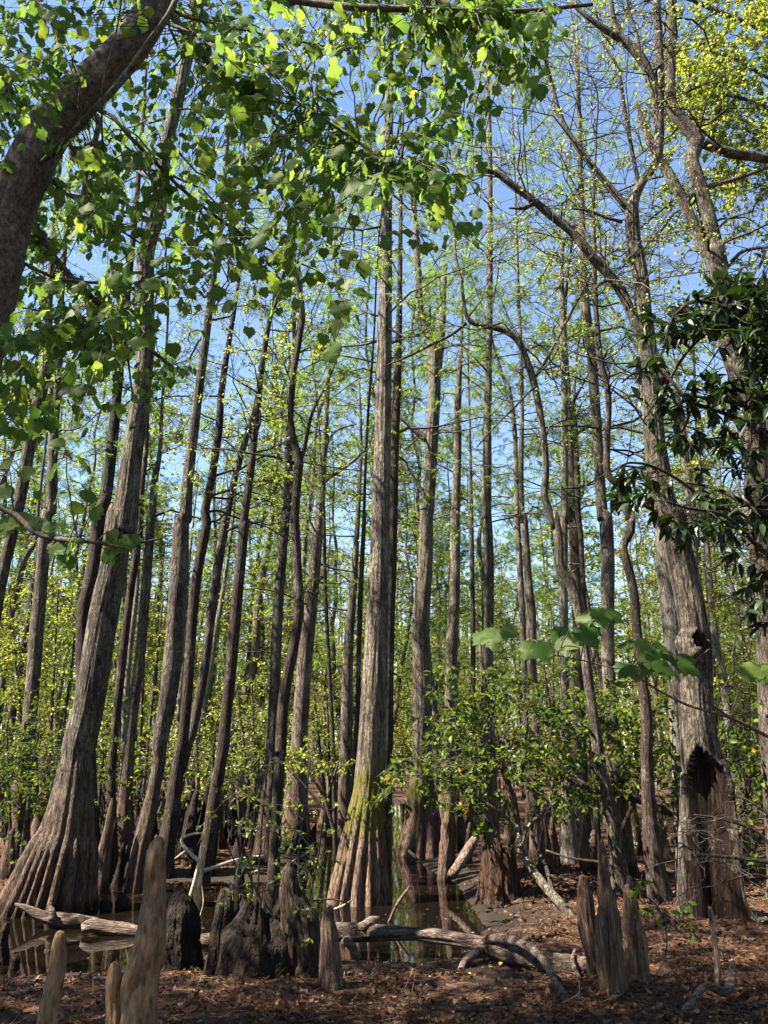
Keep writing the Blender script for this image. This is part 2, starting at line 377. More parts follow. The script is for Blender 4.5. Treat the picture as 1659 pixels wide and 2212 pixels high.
p.inputs['Specular IOR Level'].default_value = 0.75
bp = N(t, 'ShaderNodeBump', inp={'Strength': 0.05, 'Distance': 0.01}); L(n1.outputs[0], bp.inputs['Height']); L(bp.outputs[0], p.inputs['Normal'])
o = N(t, 'ShaderNodeOutputMaterial'); L(p.outputs[0], o.inputs[0])

# ------------------------------------------------------------------ leaf templates
def fan(outline, centre):
    V = np.array([centre] + outline, float); n = len(outline)
    return V, np.array([[0, 1 + i, 1 + (i + 1) % n] for i in range(n)])
def maple_template(seed, fold=0.22, curl=0.25):
    r = np.random.RandomState(seed)
    half = [(0.24, -0.08), (0.47, 0.07), (0.47, 0.20), (0.62, 0.44), (0.52, 0.48), (0.51, 0.62), (0.40, 0.61), (0.31, 0.67), (0.31, 0.79), (0.16, 0.86)]
    j = lambda p: (p[0] * (1 + r.uniform(-.12, .12)), p[1] + r.uniform(-.04, .04))
    R_ = [j(p) for p in half]; L_ = [(-x, y) for x, y in [j(p) for p in half]]
    V = [(0, 0)] + R_ + [(0, 1.06)] + L_[::-1]
    n = len(V); k = n // 2
    mid = [(0, 0.25), (0, 0.5), (0, 0.75)]
    V2 = np.array(V + mid, float)
    F = []
    def side(idx):
        for a, b in zip(idx[:-1], idx[1:]):
            ym = (V2[a, 1] + V2[b, 1]) / 2
            m = n + (0 if ym < 0.3 else 1 if ym < 0.62 else 2)
            F.append((m, a, b))
    right = list(range(0, k + 1)); left = list(range(k, n)) + [0]
    side(right); side(left)
    for s in (right, left[::-1]):
        ms = [n + (0 if (V2[a, 1] + V2[b, 1]) / 2 < 0.3 else 1 if (V2[a, 1] + V2[b, 1]) / 2 < 0.62 else 2) for a, b in zip(s[:-1], s[1:])]
        for i in range(len(ms) - 1):
            if ms[i] != ms[i + 1]:
                a, b = sorted((ms[i], ms[i + 1]))
                F.append((a, b, s[i + 1]))
                if b - a == 2: F.append((a, a + 1, b))
    x, y = V2[:, 0], V2[:, 1]
    z = -fold * np.abs(x) - curl * (y - 0.3) ** 2 + 0.06 * np.sin(7 * x + 5 * y + seed)
    V3 = np.column_stack([x, y, z])
    return V3, upward(V3, np.array(F))
MAPLE_T = [maple_template(s, f, c) for s, f, c in ((1, .10, .15), (2, .25, .3), (3, .35, .1), (4, .18, .4))]
def oval_template(w, fold=0.25, curl=0.3, n=5):
    y = np.linspace(0, 1, n); hw = w * np.sin(np.pi * np.clip(y, 0.03, 0.97)) ** 0.8
    V = []; F = []
    for i in range(n):
        zc = -curl * (y[i] - .2) ** 2
        V += [(-hw[i], y[i], zc + fold * hw[i]), (0, y[i], zc), (hw[i], y[i], zc + fold * hw[i])]
    for i in range(n - 1):
        a = 3 * i
        F += [(a, a + 1, a + 4), (a, a + 4, a + 3), (a + 1, a + 2, a + 5), (a + 1, a + 5, a + 4)]
    return np.array(V), np.array(F)
BAY_T = oval_template(0.17, 0.3, 0.35, 6)
SHRUB_T = oval_template(0.27, 0.25, 0.25, 4)
def simple_leaf(w=0.35):
    return np.array([(0, 0, 0), (w, .45, .08), (0, 1, -.1), (-w, .45, .08)], float), np.array([[0, 1, 2], [0, 2, 3]])
LEAF_T = simple_leaf()
def spray_template():
    V = []; F = []
    r = np.random.RandomState(5)
    for i in range(4):
        y = 0.10 + 0.22 * i; l = 0.36 * (1 - 0.5 * (i / 3.0) ** 2)
        for s in (-1, 1):
            b = len(V); k = r.uniform(.8, 1.2)
            V += [(0, y - .055, 0), (s * l * k, y + .18, -.04 + r.uniform(-.03, .03)), (0, y + .055, 0)]
            F.append((b, b + 1, b + 2))
    return np.array(V), np.array(F)
SPRAY_T = spray_template()
def dead_leaf(seed):
    r = np.random.RandomState(seed); out = []
    for i in range(6):
        a = -math.pi / 2 + i * math.pi / 3 + r.uniform(-.3, .3); q = r.uniform(.55, 1.15)
        out.append((0.45 * q * math.cos(a), 0.5 + 0.55 * q * math.sin(a), r.uniform(-.25, .25)))
    return fan(out, (0, .5, .05))
def star_leaf(seed):
    r = np.random.RandomState(seed); out = []
    for i in range(6):
        a = -math.pi / 2 + i * math.pi / 3 + r.uniform(-.1, .1); q = (1.0 if i % 2 else 0.55) * r.uniform(.8, 1.1)
        out.append((0.5 * q * math.cos(a), 0.5 + 0.5 * q * math.sin(a), r.uniform(-.22, .22)))
    return fan(out, (0, .5, .05))
STAR_T = star_leaf(2)
DEAD_T = [dead_leaf(s) for s in (11, 12, 13, 14, 15)]

# ------------------------------------------------------------------ terrain and water
SHORE = [(-900, 2140), (-300, 2122), (0, 2114), (130, 2110), (250, 2103), (350, 2080), (460, 2068), (600, 2060), (720, 2072), (850, 2082), (950, 2080),
         (1035, 2045), (1050, 2000), (1020, 1962), (1000, 1930), (985, 1905), (930, 1880), (905, 1862), (960, 1850), (1010, 1830), (985, 1790),
         (910, 1745), (850, 1730), (820, 1760), (740, 1785), (690, 1800), (655, 1840), (620, 1885), (560, 1912), (470, 1902), (330, 1906), (235, 1897),
         (212, 1925), (120, 1960), (0, 1972), (-300, 1980), (-900, 1985)]
POLY = np.array([gnd(x, y)[:2] for x, y in SHORE])
def signed_shore(X, Y):
    """distance to the pool's edge, positive on land"""
    d = np.full(X.shape, 1e9); inside = np.zeros(X.shape, bool)
    n = len(POLY)
    for i in range(n):
        a = POLY[i]; b = POLY[(i + 1) % n]; e = b - a
        tt = np.clip(((X - a[0]) * e[0] + (Y - a[1]) * e[1]) / (e @ e), 0, 1)
        d = np.minimum(d, np.hypot(X - a[0] - tt * e[0], Y - a[1] - tt * e[1]))
        c = ((a[1] > Y) != (b[1] > Y)) & (X < (b[0] - a[0]) * (Y - a[1]) / (b[1] - a[1] + 1e-12) + a[0])
        inside ^= c
    return np.where(inside, -d, d)
BANK = gnd(1150, 1925)[:2]
def hgt(X, Y):
    X = np.asarray(X, float); Y = np.asarray(Y, float)
    d = signed_shore(X, Y)
    land = 0.015 + 0.17 * (1 - np.exp(-np.maximum(d, 0) / 1.1))
    h = np.where(d > 0, land, -0.25 * (1 - np.exp(np.minimum(d, 0) / 0.45)))
    f = smooth(d / 0.8)
    h = h + f * (0.10 * NZ.fbm(X * 0.9 + 40, Y * 0.9 + 40, 4)) + 0.03 * NZ.fbm(X * 9 + 9, Y * 9 + 9, 3)
    h = h + f * 0.22 * np.exp(-(((X - BANK[0]) / 1.1) ** 2 + ((Y - BANK[1]) / 0.9) ** 2))
    h = h + smooth((Y - 25) / 60) * 0.5
    return h
def axis(lo, hi, step, far, grow):
    a = list(np.arange(lo, hi + 1e-6, step)); s = step
    while a[-1] < far: s *= grow; a.append(a[-1] + s)
    s = step
    while a[0] > -far: s *= grow; a.insert(0, a[0] - s)
    return np.array(a)
gx = axis(-7, 7, 0.07, 900, 1.16); gy = axis(3.5, 18, 0.07, 900, 1.16)
GX, GY = np.meshgrid(gx, gy); GZ = hgt(GX, GY)
V = np.column_stack([GX.ravel(), GY.ravel(), GZ.ravel()]); w = len(gx)
ii, jj = np.meshgrid(np.arange(w - 1), np.arange(len(gy) - 1)); k = (jj * w + ii).ravel()
obj('ground', mesh('ground', [(V, np.column_stack([k, k + 1, k + w + 1, k + w]))], M_GROUND), kind='structure')
lo = POLY.min(0) - 0.5; hi = POLY.max(0) + 0.5
V = np.array([(lo[0], lo[1], 0), (hi[0], lo[1], 0), (hi[0], hi[1], 0), (lo[0], hi[1], 0)])
obj('water', mesh('water', [(V, np.array([[0, 1, 2, 3]]))], M_WATER), kind='structure')
def on_ground(x, y): return float(hgt(np.array([x]), np.array([y]))[0])

# ------------------------------------------------------------------ growing branches
def paths(start, d, Ln, S, wig, droop, rng):
    s = np.linspace(0, 1, S)[None, :, None]
    W = np.cumsum(rng.normal(0, 1, (len(start), S, 3)), 1) * wig / math.sqrt(S); W[:, 0] = 0
    P = start[:, None] + d[:, None] * Ln[:, None, None] * s + W * Ln[:, None, None]
    P[:, :, 2] -= (droop * Ln)[:, None] * s[:, :, 0] ** 2
    return P
def along(P, k, lo, hi, rng):
    """k random points per path -> points, tangents, index, parameter"""
    B, S, _ = P.shape
    idx = np.repeat(np.arange(B), k); u = rng.uniform(lo, hi, B * k)
    f = u * (S - 1); i = np.minimum(f.astype(int), S - 2); fr = (f - i)[:, None]
    p = P[idx, i] * (1 - fr) + P[idx, i + 1] * fr
    return p, nrm(P[idx, i + 1] - P[idx, i]), idx, u
def rdir(n, rng, flat=0.6):
    v = rng.normal(0, 1, (n, 3)); v[:, 2] *= flat
    return nrm(v)
class Crown:
    """collects wood and leaves of one tree"""
    def __init__(self): self.wood = []; self.leaf = []; self.rnd = []
    def tubes(self, P, r0, r1, n):
        S = P.shape[1]; R = r0[:, None] + (r1 - r0)[:, None] * np.linspace(0, 1, S)[None, :] ** 0.8
        self.wood.append(tubes(P, R, n))
    def leaves(self, T, pos, Y, Z, size, rng):
        V, F = place(T[0], T[1], frames(Y, Z, size), pos)
        self.leaf.append((V, F)); self.rnd.append(np.repeat(rng.rand(len(pos)), len(T[0])))
def grow(cr, start, d, Ln, r0, rng, k2=5, k3=3, leaf='needle', nleaf=3, wig=0.12, droop=0.15, size=0.11, thin=1.0, fan_=0.8):
    """branches -> twigs -> fine twigs -> leaves"""
    P1 = paths(start, d, Ln, 6, wig, np.full(len(Ln), droop), rng)
    cr.tubes(P1, r0, np.maximum(r0 * 0.25, 0.0035 * thin), 4)
    p, tn, idx, u = along(P1, k2, 0.2, 1.0, rng)
    L2 = Ln[idx] * rng.uniform(.25, .5, len(idx)) * (1.15 - 0.6 * u)
    d2 = nrm(tn + fan_ * rdir(len(idx), rng, .7))
    P2 = paths(p, d2, L2, 4, wig * 1.3, np.full(len(L2), droop * .6), rng)
    cr.tubes(P2, np.full(len(L2), 0.006 * thin), np.full(len(L2), 0.0028 * thin), 3)
    P3 = None
    if k3:
        p, tn, idx2, u = along(P2, k3, 0.25, 1.0, rng)
        L3 = L2[idx2] * rng.uniform(.3, .55, len(idx2))
        P3 = paths(p, nrm(tn + .9 * rdir(len(idx2), rng, .7)), L3, 2, wig * 1.2, np.full(len(L3), .05), rng)
        cr.tubes(P3, np.full(len(L3), 0.0034 * thin), np.full(len(L3), 0.002 * thin), 3)
    src = P3 if P3 is not None else P2
    if nleaf:
        p, tn, _, _ = along(src, nleaf, 0.15, 1.0, rng)
        n = len(p)
        if leaf == 'needle':
            cr.leaves(SPRAY_T, p, tn * .6 + rdir(n, rng, .5) + np.array([0, 0, -.25]), np.array([[0, 0, 1.0]]) + .7 * rdir(n, rng), size * rng.uniform(.6, 1.3, n), rng)
        else:
            T = {'bud': LEAF_T, 'star': STAR_T, 'shrub': SHRUB_T}[leaf]
            cr.leaves(T, p, tn * .5 + rdir(n, rng, .8) + np.array([0, 0, -.2]), np.array([[0, 0, .7]]) + rdir(n, rng), size * rng.uniform(.55, 1.3, n), rng)
    return P1

def finish_crown(cr, root, org, m_leaf, m_wood=None, wood_name='twigs', leaf_name='crown'):
    if cr.wood:
        obj(wood_name, mesh(wood_name, cr.wood, m_wood or M_TWIG, origin=org), root, kind='stuff')
    if cr.leaf:
        obj(leaf_name, mesh(leaf_name, cr.leaf, m_leaf, smooth_=False, origin=org, rnd=np.concatenate(cr.rnd)), root, kind='stuff')

def flute(n, amp, height, barkamp=0.05, seed=0, z0=0.0, ku=9, kv=1.3):
    nz = Noise(seed + 100)
    def f(th, arc, P, R):
        z = (P[:, 2] - z0)[:, None]
        a = amp * smooth(1 - z / height) ** 0.8
        warp = 0.9 * nz(th / (2 * math.pi) * 6 + 3 + 0 * z, 0.35 * z + 5) * np.sin(th / 2) ** 2
        lobes = np.abs(np.sin(n / 2.0 * (th + warp))) ** 0.5 * (1 + .35 * nz(th / (2 * math.pi) * 16 + 0 * z, 0 * z + 9))
        u = th / (2 * math.pi) * 128
        k = ku / 128.0
        bk = barkamp * (nz.fbm(u * max(1, round(ku / 9)) / 4, z * kv, 4) + 0.6 * np.abs(nz(u, z * kv * .8)))
        return 0.975 + a * (lobes - 0.97) + bk
    return f

TREES = {}
def tree(name, Y, txt, label, mat=None, sides=16, step=0.18, base=None, flare=1.25, fl=None, ext=3.0, limbs=(), crown='needle', nb=14, blen=(1.0, 2.2),
         from_=0.45, seed=0, leafmat_=None, nleaf=4, k2=6, k3=3, size=0.12, cat='tree', group=None, barkamp=0.06, up=0.25, droop=.15, lean=0.0, tip=0.35):
    """one traced tree: trunk from the picture trace at distance Y, traced limbs, then grown branches and leaves"""
    rng = np.random.RandomState(1000 + seed)
    P, R = spec(txt, Y)
    # carry the trunk down to the ground
    x0, y0 = P[0][0], P[0][1]
    if base is None:
        g = on_ground(x0, y0)
        if P[0][2] > g + 0.05:
            sl = (P[0] - P[1]) / max(P[1][2] - P[0][2], .2)
            dz = P[0][2] - (g - 0.12)
            b = P[0] + np.array([sl[0] * dz * .6, 0, -dz])
            if dz > 0.8:
                m_ = P[0] * .35 + b * .65; P = np.vstack([b, m_, P]); R = np.concatenate([[R[0] * flare], [R[0] * (1 + (flare - 1) * .35)], R])
            else:
                P = np.vstack([b, P]); R = np.concatenate([[R[0] * flare], R])
        else:
            P[0][2] = min(P[0][2], g - 0.08)
    if ext > 0:
        d = nrm(P[-1] - P[-2]); d = nrm(d + np.array([0, 0, .6]))
        P = np.vstack([P, P[-1] + d * ext * .5, P[-1] + d * ext + rng.normal(0, .15, 3)])
        R = np.concatenate([R, [R[-1] * .72, max(R[-1] * tip, .012)]])
    if lean:
        P[:, 1] += lean * np.maximum(P[:, 2] - 1.0, 0)
    org = np.array([P[0][0], P[0][1], on_ground(P[0][0], P[0][1])])
    Ps, Rs = resample(P, R, step)
    root = thing(name, org, label, cat, group)
    nfl, amp, fh = fl or (5, 0.0, 1.0)
    tr = obj('trunk', mesh('trunk', tube(Ps, Rs, sides, flute(nfl, amp, fh, barkamp, seed)), mat or M_BARK, origin=org), root)
    cr = Crown()
    stems = [(Ps, Rs, from_)]
    for lt in limbs:
        dd = 0.0
        lP, lR = spec(lt, Y)
        if lean: lP[:, 1] += lean * np.maximum(lP[:, 2] - 1.0, 0)
        lPs, lRs = resample(lP, lR, step)
        obj('limb', mesh('limb', tube(lPs, lRs, max(8, sides // 2), flute(5, 0, 1, barkamp * 1.2, seed + 7)), mat or M_BARK, origin=org), root)
        stems.append((lPs, lRs, 0.15))
    if nb:
        tot = sum(len(s[0]) * (1 - s[2]) for s in stems)
        for sp, sr, fr in stems:
            n = max(2, int(round(nb * len(sp) * (1 - fr) / tot)))
            i0 = int(len(sp) * fr); idx = rng.randint(i0, len(sp) - 1, n)
            st = sp[idx]; az = rng.uniform(0, 2 * math.pi, n)
            el = rng.normal(up, .25, n)
            d = np.column_stack([np.cos(az) * np.cos(el), np.sin(az) * np.cos(el), np.sin(el)])
            Ln = rng.uniform(blen[0], blen[1], n)
            r0 = np.minimum(sr[idx] * .35, 0.012 + 0.008 * Ln)
            grow(cr, st, d, Ln, r0, rng, k2, k3, crown, nleaf, size=size if crown == 'needle' else size * .8, droop=droop, thin=.85)
        finish_crown(cr, root, org, leafmat_ or {'needle': M_NEEDLE, 'bud': M_BUD, 'star': M_BUD}[crown])
    TREES[label] = (root, Ps, Rs, org)
    return root

# ------------------------------------------------------------------ the traced trees
CY = 'cypress_tree'
tree(CY, 11.0, '0:106,1962,218 124,1887,180 136,1837,154 147,1787,114 154,1737,94 161,1687,80 1:334,0,132 3:345,1000,142 390,800,128 437,500,125 487,250,115 520,0,110 5:530,1238,118 572,900,88 625,500,72 628,100,76 7:640,1062,66 685,900,66 715,650,54 785,350,52 852,0,60',
     'big cypress with wide fluted base standing in dark water behind the driftwood log', M_CYP, 112, 0.06, fl=(19, .34, 1.55), ext=5, nb=34, from_=.5, seed=1, barkamp=.09, blen=(1.2, 2.8))
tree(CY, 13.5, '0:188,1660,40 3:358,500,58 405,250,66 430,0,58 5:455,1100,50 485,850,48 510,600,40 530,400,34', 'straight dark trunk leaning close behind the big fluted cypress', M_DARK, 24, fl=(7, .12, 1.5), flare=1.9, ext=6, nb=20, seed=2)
tree(CY, 15, '3:135,820,60 160,500,60 182,250,54 203,0,46 5:220,1150,48 230,850,42 255,500,32 263,250,26', 'grey cypress rising from the bright leafy thicket', M_CYP, 24, fl=(7, .15, 1.5), flare=1.9, ext=6, nb=22, seed=3)
tree('gum_tree', 14, '3:-60,700,50 -20,450,50 15,250,50 5:85,1100,50 138,800,54 195,550,52 208,350,38 215,200,30', 'bowed swamp tree curving up behind the hanging maple leaves', M_BARK, 20, flare=1.5, ext=6, nb=22, seed=4, crown='bud', size=.06)
tree('gum_tree', 19, '3:30,600,22 60,400,24 110,200,26 150,130,18 170,-60,14', 'thin bent sapling trunk in the bright thicket', M_BARK, 10, ext=4, nb=14, seed=5, crown='bud', size=.07)
tree('gum_tree', 20, '3:95,620,30 120,480,28 140,350,28 165,200,24 190,20,18', 'slender forked-looking trunk behind the grey cypress', M_BARK, 10, ext=4, nb=14, seed=6, crown='bud', size=.07)
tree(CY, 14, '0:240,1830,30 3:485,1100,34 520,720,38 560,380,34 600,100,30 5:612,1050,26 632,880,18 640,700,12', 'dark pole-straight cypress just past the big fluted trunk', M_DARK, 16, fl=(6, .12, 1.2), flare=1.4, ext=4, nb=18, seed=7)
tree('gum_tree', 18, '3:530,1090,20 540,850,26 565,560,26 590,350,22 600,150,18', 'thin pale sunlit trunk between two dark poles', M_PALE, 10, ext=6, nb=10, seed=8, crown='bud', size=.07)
tree(CY, 14.5, '0:262,1850,46 3:560,1000,46 607,600,46 640,200,40 655,0,36 5:657,1150,34 670,1000,30 690,900,20 700,700,14', 'even grey cypress pole with a clean straight stem', M_CYP, 18, fl=(7, .2, 1.6), flare=1.5, ext=4, nb=18, seed=9)
tree(CY, 12.4, '1:610,395,80 640,260,70 668,120,56 690,0,54 3:690,1000,64 728,800,76 750,600,82 772,300,78 788,0,62 5:800,1200,58 808,1050,50 830,850,46 855,650,40 882,450,36 908,250,32 932,50,26', 'tall twin-looking cypress with sunlit flare on a leafy mound', M_CYP, 32, .12, fl=(8, .28, 1.4), ext=5, nb=22, seed=10, barkamp=.1)
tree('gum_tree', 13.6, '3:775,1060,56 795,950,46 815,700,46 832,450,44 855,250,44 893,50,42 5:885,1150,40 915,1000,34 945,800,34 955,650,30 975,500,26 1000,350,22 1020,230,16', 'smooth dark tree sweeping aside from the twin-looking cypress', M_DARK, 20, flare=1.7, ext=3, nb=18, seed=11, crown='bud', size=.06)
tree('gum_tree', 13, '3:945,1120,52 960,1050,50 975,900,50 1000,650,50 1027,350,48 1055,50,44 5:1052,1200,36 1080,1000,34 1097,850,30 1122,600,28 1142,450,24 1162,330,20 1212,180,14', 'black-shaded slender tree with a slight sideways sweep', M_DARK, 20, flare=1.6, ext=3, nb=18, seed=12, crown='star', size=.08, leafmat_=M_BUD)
tree('gum_tree', 15, '3:800,1040,46 830,950,46 862,800,42 888,650,40 912,450,40 947,200,40 982,0,36 5:985,1150,32 1003,1050,30 1042,900,28 1080,780,24 1105,680,18', 'curving tree whose stem bows out over its neighbours', M_BARK, 16, flare=1.7, ext=4, nb=16, seed=13, crown='bud', size=.06)
tree('gum_tree', 21, '3:765,1000,22 780,800,24 790,650,20 800,500,16', 'short pale sunlit stem glimpsed between dark trunks', M_PALE, 10, ext=4, nb=8, seed=14, crown='bud', size=.07)
tree('gum_tree', 20, '3:860,960,24 885,850,26 920,600,26 945,450,24 970,300,18', 'leaning pale stem bright with sun', M_PALE, 10, ext=4, nb=8, seed=15, crown='bud', size=.07)
tree(CY, 15, '0:580,1720,40 3:1172,1100,52 1186,800,50 1197,500,46 1217,200,44 1236,0,42 5:1238,1150,42 1247,1000,38 1247,850,34 1262,640,26 1272,450,22 1270,300,18', 'straight grey cypress behind the wavy dark stem', M_CYP, 22, fl=(8, .2, 1.4), flare=1.8, ext=4, nb=20, seed=16)
tree('gum_tree', 8.2, '1:1168,640,74 1180,560,58 1192,300,50 1210,0,46 3:1212,1050,50 1222,850,50 1243,700,48 1275,550,42 1292,400,42 1282,200,40 1272,0,38 5:1272,1200,36 1282,1050,38 1290,930,40 1272,850,30 1256,750,26 1262,600,25 1290,420,27 1305,280,28 1272,100,22 1257,0,18',
     'wavy dark-barked slender tree growing from behind the black stump', M_DARK, 24, .08, flare=1.5, ext=2.5, nb=16, from_=.6, seed=17, crown='star', size=.07,
     limbs=('5:1293,935,20 1312,890,18 1350,720,14 1410,600,11 1455,490,7', '5:1278,945,12 1200,915,11 1100,900,10 980,880,9 870,875,6'), blen=(.5, 1.4))
tree(CY, 17.5, '0:640,1700,50 3:1288,1050,74 1292,1000,70 1312,700,66 1342,400,60 1370,100,52 5:1378,1200,46 1390,1000,40 1402,850,30 1412,700,20', 'stout grey cypress with crooked upper limbs between slender stems', M_CYP, 24, fl=(8, .2, 1.6), flare=1.8, ext=2, nb=20, seed=18,
     limbs=('5:1390,1020,22 1440,990,18 1520,935,15 1600,860,9', '5:1385,1060,20 1340,1020,16 1305,970,10', '5:1400,880,14 1450,800,11 1540,770,7'))
tree(CY, 20, '3:1498,870,52 1505,600,46 1520,400,36 1535,200,30 1545,40,22', 'rosy grey trunk beside the mossy-footed cypress', M_CYP, 18, flare=1.6, ext=4, nb=14, seed=19)
tree('gum_tree', 17, '3:1440,1040,18 1432,850,17 1418,600,17 1405,300,16 1400,0,14 5:1395,1100,10', 'whip-thin upright stem beside the stout grey cypress', M_DARK, 8, ext=4, nb=12, seed=20, crown='bud', size=.06)
tree('gum_tree', 13, '3:1535,1000,22 1545,850,22 1556,400,22 1575,0,18 5:1572,1180,14 1582,900,12 1592,700,11 1615,400,9', 'thin dark stem hugging the mossy-footed cypress', M_DARK, 10, ext=4, nb=12, seed=21, crown='bud', size=.06)
tree(CY, 11.6, '0:777,1928,134 783,1850,110 790,1765,80 797,1700,66 803,1600,60 808,1500,57 813,1400,52 818,1250,44 823,1100,40 827,950,36 829,800,33 831,700,31 833,600,28 835,500,24 837,420,21 841,200,17',
     'mossy-footed cypress with deep flutes mirrored in the pool', M_CYPM, 112, 0.06, fl=(18, .38, 1.5), ext=5, nb=36, from_=.45, seed=22, barkamp=.09, blen=(.8, 2.4))
tree(CY, 13, '0:832,1640,30 835,1600,28 839,1400,25 846,1200,23 851,1000,21 857,850,19 861,730,15 864,600,11', 'narrow dark cypress pressed behind the mossy-footed one', M_DARK, 16, fl=(7, .15, 1.4), flare=2.0, ext=4, nb=16, seed=23)
tree(CY, 17, '2:160,392,206 165,330,180 166,220,140 165,110,112 165,40,98 4:165,1000,82 165,700,82 157,500,78 172,300,66 181,150,62 184,0,58 6:186,1150,60 198,1000,54 205,850,60 215,700,56 218,600,54 218,480,54 205,400,40 165,330,34 152,200,30 142,0,26',
     'broken-topped pale cypress with mossy fluted foot far across the pool', bark('pale_mossy_cypress_bark', (0.08, 0.065, 0.05), (0.22, 0.18, 0.14), (0.36, 0.31, 0.25), lich=1.0, red=(0.25, 0.165, 0.115), redh=(0.9, 2.4), wet=0.12, moss=(1.0, 2.2)), 64, 0.1, fl=(9, .42, 2.2), ext=3, nb=22, from_=.5, seed=24, barkamp=.09,
     limbs=('6:222,560,50 240,450,40 250,350,32 256,200,28 265,80,20', '6:195,840,36 150,810,28 110,772,24 70,740,16', '6:180,1080,16 140,1030,15 100,960,14 70,900,8', '6:205,460,20 195,360,16 200,260,10'))
tree(CY, 19, '2:265,300,80 4:285,900,52 292,600,54 307,300,46 307,0,44 6:310,1150,40 317,900,36 318,700,34 325,560,24 335,400,16', 'grey cypress with ragged bark just past the broken-topped one', M_CYP, 20, fl=(8, .2, 1.4), flare=1.3, ext=4, nb=24, seed=25)
tree('gum_tree', 21, '4:385,720,22 385,500,22 380,200,20 378,0,18 6:375,1000,14 372,800,10', 'slim dark stem beside the straight brown cypress', M_DARK, 8, ext=5, nb=12, seed=26)
tree(CY, 16, '4:452,740,48 452,500,46 453,200,44 443,0,43 6:443,1200,44 445,900,40 448,700,36 455,400,27 458,200,25 457,0,25 8:458,1100,25 457,700,23 450,400,20 447,330,17', 'straight brown cypress pole rising out of the evergreen shrub', M_CYP, 22, fl=(8, .15, 1.4), flare=1.9, ext=4, nb=30, seed=27)
tree(CY, 17, '4:612,900,26 600,500,26 585,200,28 572,0,28 6:575,1180,26 570,900,22 560,750,20 540,620,18 512,560,14', 'bent brown stem leaning on its twin above the shrub', M_CYP, 14, flare=1.6, ext=3, nb=18, seed=28)
tree(CY, 14.5, '2:655,380,56 652,200,48 4:655,900,34 640,700,40 636,450,44 620,250,34 605,0,27 6:600,1200,26 592,1000,23 596,700,19 590,400,16 580,200,14 575,0,12', 'warm brown cypress standing clear of its bent twin', M_CYP, 20, fl=(7, .15, 1.2), flare=1.3, ext=4, nb=22, seed=29)
tree('gum_tree', 11.0, '2:1025,590,86 1015,480,74 1000,350,66 965,160,56 930,20,52 4:915,950,50 885,750,44 862,550,40 835,400,48 800,300,45 758,235,46 755,120,38 735,0,35 6:745,1230,34 712,1140,33 694,1080,32 700,950,28 686,800,28 662,660,29 642,570,31 610,480,30 580,410,30 530,370,28 470,352,25 390,335,22 352,290,18 335,160,14 312,50,10',
     'crooked lichened tree with kinked stem bending over at the top', M_BARK, 30, .09, flare=1.2, ext=1.5, nb=20, from_=.55, seed=30, crown='bud', size=.05, barkamp=.12,
     limbs=('6:648,575,16 690,510,14 750,400,13 880,150,11 950,0,8', '6:355,335,14 290,385,12 200,430,12 100,480,10 0,520,6', '6:640,620,10 560,700,10 480,780,9 400,870,6'))
tree(CY, 14, '4:782,880,42 778,500,38 776,300,36 777,0,35 6:780,1200,35 780,700,30 775,400,27 770,0,22 8:850,1000,24 850,700,20 842,400,15 835,150,10', 'tall grey cypress rising through the bowed bough', M_PALE, 20, fl=(8, .15, 1.4), flare=2, ext=3, nb=32, seed=31)
tree(CY, 15.5, '4:842,880,56 840,500,52 827,200,50 818,0,46 6:815,1200,42 812,1000,34 803,850,28 798,650,22', 'dark ridged cypress close beside the tall grey one', M_DARK, 20, fl=(8, .15, 1.4), flare=1.9, ext=4, nb=22, seed=32)
tree('gum_tree', 14.5, '4:860,300,22 850,100,24 6:838,1150,26 836,1000,26 826,800,24 822,740,20', 'stubby-topped dark stem with one side limb', M_DARK, 12, flare=1.3, ext=.6, nb=10, seed=33, limbs=('6:838,810,16 870,790,12 910,770,7',))
tree(CY, 12.8, '4:1010,1130,60 985,900,56 970,650,58 965,500,60 966,200,60 955,0,58 6:947,1200,50 932,1000,46 921,800,44 906,600,44 895,450,41 871,250,37 857,50,34 8:856,1000,32 850,850,27 848,700,22', 'reddish-streaked cypress with the shrub around its foot', M_CYP, 26, .12, fl=(8, .15, 1.4), flare=1.8, ext=4, nb=30, seed=34)
tree('gum_tree', 10.4, '2:1192,610,112 1168,450,84 1146,250,62 1135,0,52 4:1135,900,50 1112,700,45 1092,500,41 1080,350,39 1052,230,37 1034,150,36 1065,80,40 1066,0,36 6:1062,1200,34 1035,1060,32 968,985,30 964,850,28 970,660,26 938,500,25 926,400,23 911,200,22 910,50,20 8:905,900,14 915,600,10',
     'upright tree with an S-shaped crook halfway up its dark stem', M_DARK, 28, .09, fl=(5, .1, 1), flare=1.2, ext=2, nb=20, from_=.5, seed=35, crown='bud', size=.05, barkamp=.11)
tree('gum_tree', 12.2, '4:1262,930,56 1256,700,62 1240,450,84 1216,250,76 1202,0,70 6:1180,1050,56 1160,850,46 1140,700,40 1112,590,34 1100,545,26', 'pale sunlit trunk standing behind the hollow tree', M_PALE, 26, .12, flare=1.5, ext=.4, nb=8, from_=.7, seed=36, crown='bud', size=.06)
tree('gum_tree', 16, '4:1345,300,36 1335,50,40 6:1325,1100,42 1300,920,40 1285,780,36 1262,640,28 1235,620,20', 'far pale trunk with peeling bark beyond the hollow tree', M_PALE, 16, flare=1.6, ext=3, nb=14, seed=37, crown='bud', size=.06)
tree('gum_tree', 17, '4:1510,1100,46 1500,1050,45 1470,750,40 1430,550,36 1405,300,32 1395,150,26', 'sun-dappled trunk leaning beyond the hollow tree', M_PALE, 14, flare=1.5, ext=5, nb=14, seed=38, crown='bud', size=.06)
